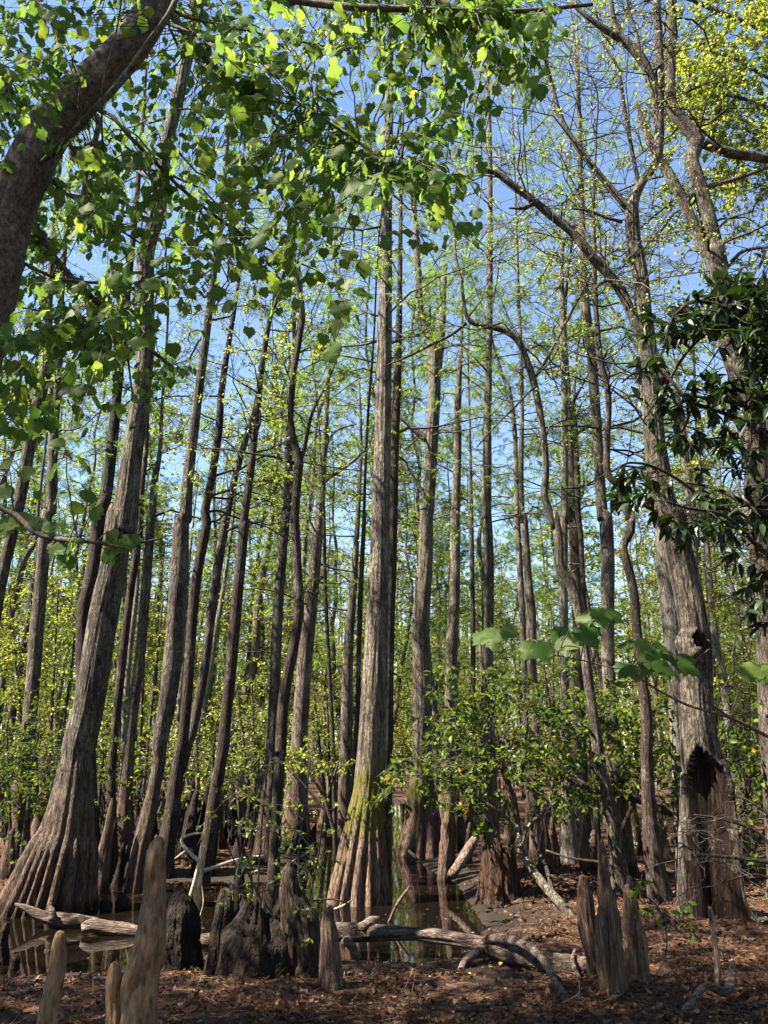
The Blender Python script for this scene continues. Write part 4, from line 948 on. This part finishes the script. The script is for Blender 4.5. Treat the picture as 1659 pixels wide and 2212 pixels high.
knee(KN, 7.1, '2:1072,700,40 1068,600,30 1064,545,26 1062,512,18', 'thin finger knee behind the broad-footed shaggy one', M_SHRED, 20, .12, .06, 14)
knee(KN, 6.5, '2:1004,900,40 1006,790,26 1004,735,20 1002,702,14', 'little reddish knee tucked against the spire-tipped one', M_SHRED, 18, .12, .05, 15)
knee(KN, 7.0, '2:990,720,30 985,620,26 970,540,18 966,500,12', 'grey finger knee rising behind the spire-tipped one', M_SHRED, 18, .12, .05, 16)
knee('snag', 13.6, '2:262,492,56 266,400,52 272,300,44 280,200,30 284,130,12', 'pointed upright snag at the water by the mossy far foot', M_CYP, 28, .1, .08, 17, cat='snag')
knee('snag', 13.8, '2:292,470,26 294,380,26 292,300,22 288,250,10', 'thin splinter beside the pointed upright snag', M_CYP, 16, .1, .08, 18, cat='snag')

def stump(name, Y, cxy, wpx, htxt, label, mat, seed, sides=90, fl=(9, .2), hollow=.45, taper=.75, rag=.35, dome=0.0):
    """a broken stump: ragged rim over a sunk heart"""
    x, ytop, ybot = cxy
    c, zc = at(x, ybot, Y); g = on_ground(c[0], c[1]); H = at(x, ytop, Y)[0][2] - g; r0 = .5 * wpx / FPX * zc
    nz = Noise(seed + 500); th = np.arange(sides) / sides * 2 * math.pi
    u = th / (2 * math.pi) * 128
    top = 1 + rag * (nz.fbm(u / 16, th * 0 + 1, 3)) - .25 * np.abs(nz(u / 2, th * 0 + 4)) + (htxt(th) if htxt else 0)
    rings = []; S = 22
    lob = np.abs(np.sin(fl[0] / 2 * (th + .5 * nz(u / 20, th * 0)))) ** .6 - .7
    for i in range(S):
        t_ = i / (S - 1); z = -.12 + (H + .12) * t_ * top
        r = r0 * (1 + .16 * (1 - t_) ** 3 - (1 - taper) * t_) * (1 + fl[1] * (1 - .5 * t_) * lob + .12 * nz.fbm(u / 4, th * 0 + t_ * 2.5, 4) + .05 * np.abs(nz(u, th * 0 + t_ * 3)))
        r = r * (1 - dome * smooth((t_ - .55) / .45) ** 1.5)
        rings.append(np.column_stack([r * np.cos(th), r * np.sin(th), z]))
    rim = rings[-1]
    for f, dz in ((.86, -.03), (.6, -.18 - hollow * .4), (.25, -hollow * .8)):
        q = rim.copy(); q[:, :2] *= f; q[:, 2] = rim[:, 2] * (1 if f > .8 else .5) + (H * .5 if f <= .8 else 0) + dz * H; rings.append(q)
    V = np.vstack(rings); n = sides; i = np.arange(len(rings) - 1)[:, None] * n; j = np.arange(n)[None]; j1 = (j + 1) % n
    org = np.array([c[0], c[1], g])
    return obj(name, mesh(name, [(V, np.stack([i + j, i + j1, i + n + j1, i + n + j], -1).reshape(-1, 4))], mat), None, org, None, label, 'stump')
stump('stump', 11.3, (1081, 1830, 1930), 92, lambda th: .22 * np.exp(-(np.angle(np.exp(1j * (th + 1.7))) / .5) ** 2), 'short eroded reddish stump on the leafy bank', M_ROT, 1, taper=.72)
root = thing('stump', gnd(570, 2105, .1), 'broad black rotting stump with shoots between the dark knees', 'stump')
bs = stump('body', 7.5, (555, 1950, 2118), 205, lambda th: .05 * np.sin(3 * th + 1), '', M_OLD, 2, sides=110, taper=.9, hollow=.05, rag=.35, fl=(5, .12), dome=.5)
for k_ in ('label', 'category'):
    if k_ in bs: del bs[k_]
bs.parent = root; bs.location = np.array(bs.location) - np.array(root.location)
for txt_, lab_, m_ in (('1:1300,990,170 1300,850,160 1290,720,150 1275,640,120 1258,570,86 1254,500,60 1256,450,20', 'pale-tipped pointed spur', bark('spur_bark', (0.03, 0.02, 0.014), (0.09, 0.062, 0.042), (0.20, 0.15, 0.10), lich=.2, stretch=.1, scale=16, bump=.9)), ('1:955,960,110 950,850,96 960,700,84 965,620,66 968,570,40', 'dark upright spur', M_OLD)):
    kb = knee('spur', 7.35, txt_, lab_, m_, 44, .14, .1, 31 if 'pale' in lab_ else 32)
    del kb['category']; kb.parent = root; kb.location = np.array(kb.location) - np.array(root.location)

def log(name, Y, txt, label, mat, seed, sides=30, arms=(), cat='log', rough=.2, step=.05):
    P, R = spec(txt, Y); org = P[0].copy(); org[2] = on_ground(org[0], org[1])
    Ps, Rs = resample(P, R, step); nz = Noise(seed + 700)
    Rs = Rs * .86 * (1 + .3 * nz(np.arange(len(Rs)) * .21, np.arange(len(Rs)) * 0.0))
    root = thing(name, org, label, cat)
    def mod(th, arc, P_, R_):
        u = th / (2 * math.pi) * 128
        return 1 + rough * nz.fbm(u / 10, arc * 1.6, 4) + rough * .5 * np.abs(nz(u / 2, arc * 2))
    obj('stem', mesh('stem', tube(Ps, Rs, sides, mod, start_cap=True), mat, origin=org), root)
    for a in arms:
        aP, aR = spec(a, Y); aP, aR = resample(aP, aR, .04)
        obj('branch', mesh('branch', tube(aP, aR, 12, lambda th, arc, P_, R_: 1 + rough * .8 * nz.fbm(th * 3, arc * 5, 3), start_cap=True), mat, origin=org), root)
    return root
log('fallen_log', 8.5, '1:840,790,60,.5 1000,782,64,.4 1200,765,70,.3 1370,752,78,.2 1520,755,80,.1 1660,756,70,0 2:150,762,66,0 300,782,66,-.15 430,808,72,-.3 560,850,82,-.6 700,884,84,-.85 800,896,80,-1.0 890,900,70,-1.1', 'long weathered fallen log lying across the pool edge', M_LOG, 1, 40,
    ('2:440,790,40,-.35 500,780,38,-.55 600,805,36,-.85 665,850,34,-1.15 705,900,32,-1.4 745,975,30,-1.72 795,1038,24,-1.98', '2:440,815,34,-.3 395,845,36,-.45 350,880,36,-.6 330,922,30,-.75', '1:1490,780,46,-.05 1530,830,34,-.1 1555,885,16,-.12', '1:1560,740,50,.0 1605,705,40,.05 1640,690,14,.05', '2:825,830,14,-1.0 815,880,20,-1.15 845,955,16,-1.5'))
log('driftwood_log', 9.9, '1:65,632,14 110,648,30 170,680,56 250,700,70 330,705,62 420,715,50', 'gnarled driftwood piece lying in front of the big fluted cypress', M_LOG, 2, 30, ('1:230,700,40,-.1 225,660,26,-.1 215,640,10,-.1',))
log('broken_log', 9.5, '1:360,738,46 400,725,62 470,735,66 540,745,64 640,765,60', 'splintered log section butted against the driftwood', M_LOG, 3, 28)
log('dead_branch', 8.3, '1:815,625,20 840,540,22 858,470,24 862,450,22 835,425,19 800,390,19 786,365,17 790,345,15 830,330,11 872,326,8', 'bleached forked dead branch sticking up from the water', M_BONE, 4, 12,
    ('1:860,490,17,0 900,482,16,.05 1000,447,14,.15 1080,430,11,.25 1142,424,7,.3', '1:800,405,12 780,420,10 755,436,5', '1:872,326,5 870,400,5 868,520,6 880,620,7 862,690,4'), cat='branch', rough=.12, step=.03)
log('broken_log', 12.6, '2:295,505,50,-.3 350,420,48,0 400,340,36,.3', 'broken pale log leaning beside the pointed snag', M_SNAG, 5, 18)
log('broken_branch', 13.5, '2:145,442,16 125,420,17 105,400,10', 'short sunlit branch stub in the far water', M_LOG, 6, 10, cat='branch')
log('dead_stick', 6.55, '2:1440,985,30 1442,900,30 1430,800,26 1418,720,24 1412,670,22 1408,645,18', 'upright dead stick standing before the hollow tree', M_SNAG, 7, 16, ('2:1408,650,12 1400,640,8',), cat='stick')
log('twisted_root', 6.15, '2:1505,890,40,.3 1500,960,42,.2 1478,1012,44,.1 1440,1002,42,.05 1395,985,38,0 1360,1010,40,0 1335,1055,40,-.1 1300,1090,30,-.2', 'twisted grey root looping over the dead leaves', M_LOG, 8, 18, cat='root')
log('fallen_branch', 9.2, '2:700,400,9,.3 800,432,11,.2 920,448,12,.1 985,466,9,0', 'thin pale branch lying behind the clustered knees', M_LOG, 9, 8, cat='branch', rough=.1)
log('fallen_branch', 6.3, '2:690,1095,8,-.1 760,1065,10,0 830,1030,10,0 860,985,5,.1', 'thin forked stick lying on the dead leaves', M_LOG, 10, 8, ('2:830,1030,6,0 850,1040,4,0',), cat='branch', rough=.1)
log('fallen_branch', 10.2, '0:838,1995,6 860,1950,8 885,1915,5', 'bent thin stick poking out of the pool', M_LOG, 11, 8, cat='branch', rough=.1)
log('fallen_branch', 8.9, '1:1440,655,10 1480,640,10 1530,608,6', 'short twig reaching over the water behind the cone-shaped knee', M_BONE, 12, 8, cat='branch', rough=.1)

# ------------------------------------------------------------------ shrubs
def shrub(name, base, label, stems, blobs, Y, seed, m_leaf=M_SHRUB, m_wood=M_BARK, T='shrub', size=.085, nl=4, k=3, cat='shrub', tl=(.25, .6), group=None, thin=1.0):
    """traced stems plus leafy twigs gathered in picture blobs (x, y, sx, sy, n)"""
    rng = np.random.RandomState(seed)
    org = np.array([base[0], base[1], on_ground(base[0], base[1])]); root = thing(name, org, label, cat, group)
    nodes = []
    for s in stems:
        P, R = spec(s, Y); P, R = resample(P, R, .08)
        obj('stem', mesh('stem', tube(P, R, 10, flute(4, 0, 1, .12, seed)), m_wood, origin=org), root); nodes.append(P)
    nodes = np.vstack(nodes); cr = Crown(); tw = []
    for bx_, by_, sx, sy, n in blobs:
        for _ in range(max(1, int(n * .68))):
            q = at(bx_ + rng.normal(0, sx * .62), by_ + rng.normal(0, sy * .55), Y + rng.normal(0, .55))[0]
            kk = nodes[np.argmin(np.linalg.norm(nodes - q, axis=1) + rng.uniform(0, .35, len(nodes)))]
            tw.append(bez(kk, q, rng.uniform(-.05, .15), 8, rng, .06))
    tw = np.array(tw); cr.wood.append(tubes(tw, np.linspace(.0075, .003, 8)[None].repeat(len(tw), 0) * thin, 4))
    tips = tw[:, -1]; tn = nrm(tw[:, -1] - tw[:, -3])
    st = np.repeat(tips, k, 0); d = nrm(np.repeat(tn, k, 0) * .5 + rdir(len(st), rng, .7)); Ln = rng.uniform(tl[0], tl[1], len(st))
    grow(cr, st, d, Ln, np.full(len(st), .0035), rng, 3, 0, T, nl, size=size, thin=.8, droop=.1)
    finish_crown(cr, root, org, m_leaf, m_wood)
    return root
b = gnd(1250, 2010)
shrub('evergreen_shrub', b, 'sprawling evergreen shrub with pale leaning stems over the leafy bank',
      ['2:860,760,46,-1.2 780,650,44,-1 700,560,40,-.8 640,480,38,-.5 592,400,36,-.3 578,300,30,0 560,180,28,0 520,70,22,0 500,-60,14,0', '2:850,790,26,-1.2 800,760,26,-1.1 760,690,26,-1 735,620,24,-.8 700,470,18,-.4 640,330,14,0 660,200,10,.1', '2:590,400,20,-.3 620,300,18,-.2 700,220,14,0 760,100,10,.2', '2:578,300,14,0 480,220,12,0 380,160,10,.1 250,90,8,.1 0,60,6,.2'],
      [(1000, 1650, 90, 40, 14), (900, 1660, 80, 22, 9), (830, 1690, 50, 16, 6), (1080, 1600, 110, 60, 24), (1060, 1520, 110, 50, 22), (1120, 1680, 90, 60, 16), (1000, 1560, 60, 50, 12), (1180, 1620, 70, 60, 14), (1100, 1750, 60, 40, 6), (990, 1720, 40, 30, 4)], 11.2, 61)
b = gnd(1330, 1890)
shrub('evergreen_shrub', b, 'dense dark evergreen shrub filling the gap between the two leaning slim trunks',
      ['0:1330,1880,14 1320,1780,12 1300,1680,10 1290,1600,7', '0:1200,1660,15 1270,1700,18,-.2 1340,1715,20,-.3 1400,1735,18,-.3 1450,1760,14,-.3', '0:1340,1800,10 1380,1700,9 1400,1600,6'],
      [(1300, 1580, 90, 50, 22), (1260, 1660, 90, 50, 20), (1370, 1640, 70, 60, 18), (1400, 1720, 60, 50, 12), (1250, 1740, 70, 40, 10), (1330, 1540, 60, 30, 10), (1430, 1570, 40, 60, 9)], 12.0, 62, m_wood=M_DARK)
b = gnd(1600, 1900)
shrub('evergreen_shrub', b, 'evergreen shrub with yellowing leaves beyond the hollow tree',
      ['0:1600,1890,13 1605,1780,11 1620,1680,8', '0:1610,1850,10 1580,1760,8 1570,1650,6', '0:1620,1850,9 1680,1740,7 1700,1620,5'],
      [(1600, 1620, 60, 60, 18), (1580, 1720, 50, 60, 14), (1640, 1700, 40, 80, 14), (1620, 1540, 60, 40, 10), (1700, 1650, 60, 100, 14), (1600, 1810, 60, 40, 8)], 11.6, 63, m_wood=M_DARK)
b = gnd(1650, 2000)
shrub('bare_shrub', b, 'wiry nearly leafless shrub arching in front of the hollow tree',
      ['0:1720,1990,10 1700,1880,10 1640,1860,9 1560,1850,7 1500,1845,5', '0:1700,1880,9 1640,1800,7 1560,1770,5 1500,1760,4', '0:1710,1930,8 1640,1890,6 1560,1905,5', '0:1700,1820,7 1660,1760,5 1600,1720,4'],
      [(1560, 1800, 60, 40, 16), (1540, 1860, 60, 30, 16), (1600, 1760, 40, 30, 10), (1580, 1900, 50, 30, 10)], 8.4, 64, m_wood=M_TWIG, nl=0, size=.05, k=1, thin=.5)
b = gnd(1415, 2050)
shrub('leafy_sprig', b, 'small sprig with a few green leaves beside the clustered knees', ['2:1130,1000,6 1215,860,6 1215,720,6 1180,640,6 1120,590,6 1090,560,5', '2:1180,650,5 1240,720,5 1290,760,4'],
      [(1385, 1925, 14, 8, 2), (1440, 1960, 20, 10, 2), (1475, 2010, 8, 8, 1), (1400, 1960, 20, 14, 2), (1470, 1965, 14, 5, 1)], 7.2, 65, nl=2, k=2, size=.07, cat='sprig', tl=(.06, .14), m_wood=M_TWIG)
b = gnd(560, 2100)
shrub('sapling_clump', b, 'thin upright shoots with fresh leaves growing on the black stump',
      ['1:1040,620,12 1035,400,11 1000,250,10 930,120,7', '1:1090,600,10 1085,380,9 1110,150,8 1120,0,7', '1:1110,600,9 1130,300,8 1150,100,7 1160,-80,5', '1:1130,620,10 1060,470,9 1020,330,8 960,200,7 920,110,5', '1:1300,640,9 1290,400,8 1320,200,7 1340,0,6', '1:1330,640,9 1370,450,8 1400,250,7', '1:1340,620,8 1440,610,7 1500,630,5', '1:1060,600,8 1010,440,7 980,380,5', '1:1240,470,8 1300,430,7 1345,500,5'],
      [(540, 1820, 40, 50, 8), (560, 1700, 50, 60, 10), (650, 1830, 40, 70, 12), (690, 1790, 25, 30, 5), (510, 1900, 40, 30, 5), (480, 1740, 40, 40, 5), (620, 1960, 60, 20, 4)], 7.9, 66, M_BUD, M_TWIG, 'shrub', .045, 3, 2, 'sapling', (.1, .3), thin=.6)
b = gnd(700, 1830)
shrub('leafy_sapling', b, 'low sapling with sunlit yellow-green leaf tiers beside the mossy-footed cypress', ['0:720,1790,9 700,1720,8 680,1650,6', '0:700,1720,6 650,1640,5', '0:705,1730,6 730,1650,5', '0:710,1760,6 660,1700,5 600,1640,4'],
      [(690, 1640, 55, 16, 12), (640, 1630, 30, 12, 5), (730, 1660, 20, 14, 4), (620, 1680, 40, 30, 5)], 12.4, 67, M_YELLOW, M_TWIG, 'shrub', .06, 4, 3, 'sapling', (.12, .3))
def bush(pxy, Y, label, w, h, n, mat, seed, top, group=None, size=.058, T='bud'):
    x = pxy; g = at(x, 1700, Y)[0]
    st = ['0:%d,%d,%d %d,%d,%d %d,%d,%d' % (x + dx * .2, at_y(Y), 9, x + dx * .6, (at_y(Y) + top) / 2, 7, x + dx, top, 4) for dx in (-w * .6, -w * .2, w * .3, w * .7)]
    shrub('swamp_shrub', g, label, st, [(x, top + h * .30, w, h * .5, n), (x - w * .3, top + h * .6, w * .9, h * .5, n // 2), (x + w * .3, top + h * .55, w * .9, h * .5, n // 2)], Y, seed, mat, M_TWIG, T, size, 8, 3, 'shrub', (.25, .7), group, thin=.8)
def at_y(Y):
    z = .1 - CAMZ; zc = Y * cT + z * sT; up = -Y * sT + z * cT
    return 1106 - FPX * up / zc
bush(90, 17, 'lime-green sunlit thicket behind the grey cypress', 120, 260, 70, M_YELLOW, 71, 1270)
bush(290, 22, 'lime-green sunlit bush glowing between dark trunks', 90, 220, 50, M_YELLOW, 72, 1290)
bush(30, 13.5, 'dark green bushy shrub in front of the lime-green thicket', 80, 200, 50, M_SHRUB, 73, 1560)
bush(440, 16, 'fresh green shrub under the curving trees', 90, 160, 40, M_BUD, 74, 1560)
bush(560, 19, 'leafy light-green shrub left growing between far trunks'.replace(' left', ''), 80, 200, 50, M_BUD, 75, 1480)
bush(720, 22, 'pale green shrub glimpsed behind the mossy-footed cypress', 70, 200, 40, M_BUD, 76, 1500)
bush(960, 24, 'light green bush in the gap past the broken-topped cypress', 90, 220, 50, M_BUD, 77, 1450)
bush(1240, 20, 'soft green bush behind the dark ridged cypress', 110, 240, 50, M_BUD, 78, 1430)
bush(1560, 18, 'loose green bush beyond the sun-dappled trunk', 90, 300, 60, M_BUD, 79, 1380)
bush(200, 15.5, 'low green shrub at the back of the muddy bank', 80, 130, 36, M_SHRUB, 80, 1620)

# ------------------------------------------------------------------ dead leaves on the ground
def litter():
    rng = np.random.RandomState(91)
    def scatter(n, xr, yr, zmin):
        X = rng.uniform(*xr, n); Y = yr[0] + (yr[1] - yr[0]) * rng.rand(n) ** 1.5
        ok = np.abs(X) < Y * .56 + 1.0
        X, Y = X[ok], Y[ok]; Z = hgt(X, Y); ok = (Z > zmin + rng.uniform(-.02, .05, len(Z)))
        return X[ok], Y[ok], Z[ok]
    X, Y, Z = scatter(90000, (-8, 8), (4.2, 13.0), .04)
    X2, Y2, Z2 = scatter(26000, (-12, 12), (11, 22), .05); X, Y, Z = np.concatenate([X, X2]), np.concatenate([Y, Y2]), np.concatenate([Z, Z2])
    keep = rng.rand(len(X)) < .30 + .9 * smooth(NZ.fbm(X * 1.7 + 3, Y * 1.7 + 5, 3) * 1.6 + .5); X, Y, Z = X[keep], Y[keep], Z[keep]
    n = len(X); pos = np.column_stack([X, Y, Z + rng.uniform(.002, .02, n)])
    Yd = rdir(n, rng, .35); Zd = np.array([[0, 0, 1.0]]) + .55 * rdir(n, rng, .6); sz = rng.uniform(.018, .046, n) * np.where(rng.rand(n) < .12, 1.7, 1.0)
    parts = []; rn = []; Fm = frames(Yd, Zd, sz); r = np.clip(rng.beta(2, 2.2, n) + .15 * NZ.fbm(X * .8, Y * .8 + 7, 2), 0, 1)
    for k, t_ in enumerate(DEAD_T):
        s = np.arange(n) % 5 == k; parts.append(place(t_[0], t_[1], Fm[s], pos[s])); rn.append(np.repeat(r[s], len(t_[0])))
    obj('dead_leaves', mesh('dead_leaves', parts, M_DEAD, smooth_=False, rnd=np.concatenate(rn)), None, None, 'stuff', 'brown dead leaves covering the bank', 'leaves')
    X, Y, Z = scatter(26000, (-8, 8), (4.2, 12), .05); n = len(X)
    nd = (np.array([(-.02, 0, 0), (.02, 0, 0), (.015, 1, .05), (-.015, 1, .05)], float), np.array([[0, 1, 2], [0, 2, 3]]))
    V, F = place(nd[0], nd[1], frames(rdir(n, rng, .2), np.array([[0, 0, 1.0]]) + .3 * rdir(n, rng), rng.uniform(.05, .16, n)), np.column_stack([X, Y, Z + rng.uniform(.01, .03, n)]))
    obj('needle_litter', mesh('needle_litter', [(V, F)], M_DEAD, smooth_=False, rnd=np.repeat(rng.beta(3, 2, n), 4)), None, None, 'stuff', 'rusty dead cypress needles strewn among the leaves', 'needles')
    # twigs and floating specks
    X, Y, Z = scatter(500, (-7, 7), (4.5, 13), .02); n = len(X)
    a = np.column_stack([X, Y, Z + .015]); d = rdir(n, rng, .12); Ln = rng.uniform(.1, .5, n)
    P = paths(a, d, Ln, 5, .1, np.zeros(n), rng)
    P[:, :, 2] = hgt(P[:, :, 0].ravel(), P[:, :, 1].ravel()).reshape(P.shape[:2]) + .015
    obj('twig_litter', mesh('twig_litter', [tubes(P, np.linspace(.005, .002, 5)[None].repeat(n, 0), 5)], M_LOG), None, None, 'stuff', 'scattered small dead twigs on the ground', 'twigs')
    X = rng.uniform(-6, 4, 5000); Y = rng.uniform(7, 14, 5000); d = signed_shore(X, Y); ok = (d < 0) & (rng.rand(5000) < .10 + .5 * np.exp(d / .25)); X, Y = X[ok], Y[ok]; n = len(X)
    pos = np.column_stack([X, Y, np.full(n, .004)]); t_ = DEAD_T[0]
    V, F = place(t_[0] * np.array([1, 1, .15]), t_[1], frames(rdir(n, rng, 0.0), np.array([[0, 0, 1.0]]) + .01 * rdir(n, rng), rng.uniform(.012, .04, n)), pos)
    obj('floating_leaves', mesh('floating_leaves', [(V, F)], M_DEAD, smooth_=False, rnd=np.repeat(rng.rand(n), len(t_[0]))), None, None, 'stuff', 'bits of dead leaf floating on the dark water', 'leaves')
litter()
rng = np.random.RandomState(8)
fm = mesh('fallen_leaf', [(SHRUB_T[0] * np.array([1.2, 1, .6]), SHRUB_T[1])], M_FALLEN)
for x, y, lab in ((1048, 2078, ''), (1062, 2096, ''), (1012, 2112, ''), (884, 2088, ''), (950, 2098, ''), (958, 2104, ''), (1085, 2084, ''), (1200, 2054, ''), (1215, 2098, ''), (985, 2120, '')):
    q = gnd(x, y, .05); o = obj('fallen_leaf', fm, None, [q[0], q[1], on_ground(q[0], q[1]) + .028], None, 'small bright yellow fallen leaf on the mud by the log', 'leaf', 'yellow leaves on the mud')
    o.rotation_euler = (rng.uniform(-.3, .3), rng.uniform(-.3, .3), rng.uniform(0, 6.28)); s = rng.uniform(.035, .058); o.scale = (s, s, s)

# ------------------------------------------------------------------ small knees through the swamp (individuals)
def small_knees():
    rng = np.random.RandomState(101); meshes = []
    for s in range(6):
        h = 1.0; S = 14; z = np.linspace(-.12, 1, S); r = .16 * (1 - .78 * np.clip(z, 0, 1) ** (.8 + .1 * s)) ; r[-1] *= .55
        P = np.column_stack([.05 * np.sin(z * 3 + s), .05 * np.cos(z * 2.5 + s), z]); nz = Noise(s + 40)
        meshes.append(mesh('cypress_knee', tube(P, r, 20, lambda th, arc, P_, R_: 1 + .25 * nz.fbm(th / 6.2832 * 16, arc * 2, 3) + .12 * (np.abs(np.sin(3 * th + s)) - .6)), M_OLD if s % 3 == 0 else M_CYP))
    n = 0
    while n < 210:
        px_ = rng.uniform(-30, 1690) if n % 3 else rng.uniform(200, 720); Y = rng.uniform(11.5, 27) if n % 3 else rng.uniform(12.5, 20)
        q = at(px_, 1700, Y)[0]; d = float(signed_shore(np.array([q[0]]), np.array([q[1]]))[0])
        if d < -.25 or (560 < px_ < 1020 and Y < 16 and d < .5): continue
        o = obj('cypress_knee', meshes[n % 6], None, [q[0], q[1], on_ground(q[0], q[1])], None, 'weathered cypress knee among the many standing under the trees across the pool', 'cypress knee', 'knees across the pool')
        h = rng.uniform(.25, 1.0) * (1 if rng.rand() < .8 else 1.4); w_ = rng.uniform(.55, 1.1) * (.6 + .4 * h)
        o.scale = (w_, w_, h); o.rotation_euler = (rng.normal(0, .06), rng.normal(0, .06), rng.uniform(0, 6.28)); n += 1
small_knees()

# ------------------------------------------------------------------ the far stand: individual trees sharing a few builds
def far_trees():
    rng = np.random.RandomState(202); kinds = []
    for v in range(9):
        r = np.random.RandomState(300 + v); H = r.uniform(13, 19); S = 16
        z = np.linspace(-.15, H, S); drift = np.cumsum(r.normal(0, .10, (S, 2)), 0); P = np.column_stack([drift[:, 0], drift[:, 1], z])
        r0 = r.uniform(.09, .17); R = r0 * (1 - .85 * (z / H).clip(0, 1)) * (1 + .7 * np.exp(-z.clip(0) / .5))
        Pm, Rm = resample(P, R, .5)
        cr = Crown(); nb = 80; leaf = 'needle' if v % 3 == 0 else 'bud'
        idx = r.randint(int(len(Pm) * (.10 if v % 3 else .25)), len(Pm) - 1, nb); az = r.uniform(0, 6.28, nb); el = r.normal(.35, .25, nb)
        d = np.column_stack([np.cos(az) * np.cos(el), np.sin(az) * np.cos(el), np.sin(el)]); Ln = r.uniform(.9, 2.6, nb) * (1.15 - .6 * idx / len(Pm))
        grow(cr, Pm[idx], d, Ln, np.full(nb, .015), r, 5, 3, leaf, 6 if leaf == 'bud' else 5, size=.085 if leaf == 'bud' else .15, thin=1.3)
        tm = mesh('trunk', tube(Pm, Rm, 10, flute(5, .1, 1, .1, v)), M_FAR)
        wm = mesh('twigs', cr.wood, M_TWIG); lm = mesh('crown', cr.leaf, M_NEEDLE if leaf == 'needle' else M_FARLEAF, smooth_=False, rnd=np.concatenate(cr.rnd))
        kinds.append((tm, wm, lm, leaf))
    def put(x, y, i, s, lab, grp, nm):
        tm, wm, lm, leaf = kinds[i]
        root = thing(nm, (x, y, on_ground(x, y)), lab, 'tree', grp)
        root.rotation_euler = (rng.normal(0, .03), rng.normal(0, .03), rng.uniform(0, 6.28)); root.scale = (s, s, s)
        obj('trunk', tm, root); obj('twigs', wm, root, kind='stuff'); obj('crown', lm, root, kind='stuff')
    used = []
    n = 0; tries = 0
    while n < 190 and tries < 20000:
        tries += 1
        Y = 21 + 55 * rng.rand() ** 1.1; x = rng.uniform(-.62, .62) * Y
        if any((x - a) ** 2 + (Y - b_) ** 2 < 1.0 for a, b_ in used): continue
        used.append((x, Y)); i = rng.randint(9)
        if i % 3 == 0: put(x, Y, i, rng.uniform(.8, 1.15), 'feathery young cypress in the far stand beyond the pool', 'far cypresses', 'cypress_tree')
        else: put(x, Y, i, rng.uniform(.75, 1.15), 'thin pale-trunked swamp tree with small spring leaves added to shade the pool', 'surrounding hardwoods', 'swamp_tree')
        n += 1
    # trees added around the picture to block sun and sky light
    for x, y in ((-15, 4), (-7, 4.4), (-11.5, 4.0), (-8.5, 3.4), (-14, 17), (-6.4, 3.0), (-9.8, 2.2), (-12.5, 3.8), (-9.2, 3.7), (-7.6, 2.4), (-6, 6.8), (-11, 3.2), (8.5, 12), (10, 16)) + tuple((rng.uniform(7, 30) * math.sin(a_), rng.uniform(7, 30) * math.cos(a_)) for a_ in np.linspace(.9, 3.9, 42)):
        i = rng.choice([1, 2, 4, 5, 7, 8])
        put(x, y, i, rng.uniform(.85, 1.1), 'thin pale-trunked swamp tree with small spring leaves added to shade the pool', 'surrounding hardwoods', 'swamp_tree')
    # the woods behind them, too far to count
    nT = 800; az = rng.uniform(-.75, .75, nT); D = rng.uniform(72, 150, nT); X = D * np.sin(az); Y = D * np.cos(az); Hh = rng.uniform(12, 23, nT)
    g = hgt(X, Y); S = 6; s = np.linspace(0, 1, S)
    P = np.column_stack([X, Y, g - .2])[:, None] + np.array([0, 0, 1.0]) * (Hh[:, None] * s[None])[..., None] + np.cumsum(rng.normal(0, .15, (nT, S, 3)), 1) * np.array([1, 1, 0])
    W = tubes(P, (rng.uniform(.08, .2, nT)[:, None] * (1 - .7 * s)[None]), 5)
    nl = 120000; i = rng.randint(0, nT, nl); hz = rng.beta(1.05, 1.5, nl); pos = P[i, 0] + np.column_stack([rng.normal(0, 1.5, nl), rng.normal(0, 1.5, nl), hz * Hh[i] * 1.02 + .3])
    V, F = place(LEAF_T[0], LEAF_T[1], frames(rdir(nl, rng, 1), rdir(nl, rng, 1), rng.uniform(.26, .56, nl)), pos)
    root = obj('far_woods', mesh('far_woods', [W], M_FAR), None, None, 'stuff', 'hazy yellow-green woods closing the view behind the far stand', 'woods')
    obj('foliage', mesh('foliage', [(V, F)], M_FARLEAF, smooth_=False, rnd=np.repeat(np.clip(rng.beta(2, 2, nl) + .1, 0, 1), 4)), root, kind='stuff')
far_trees()
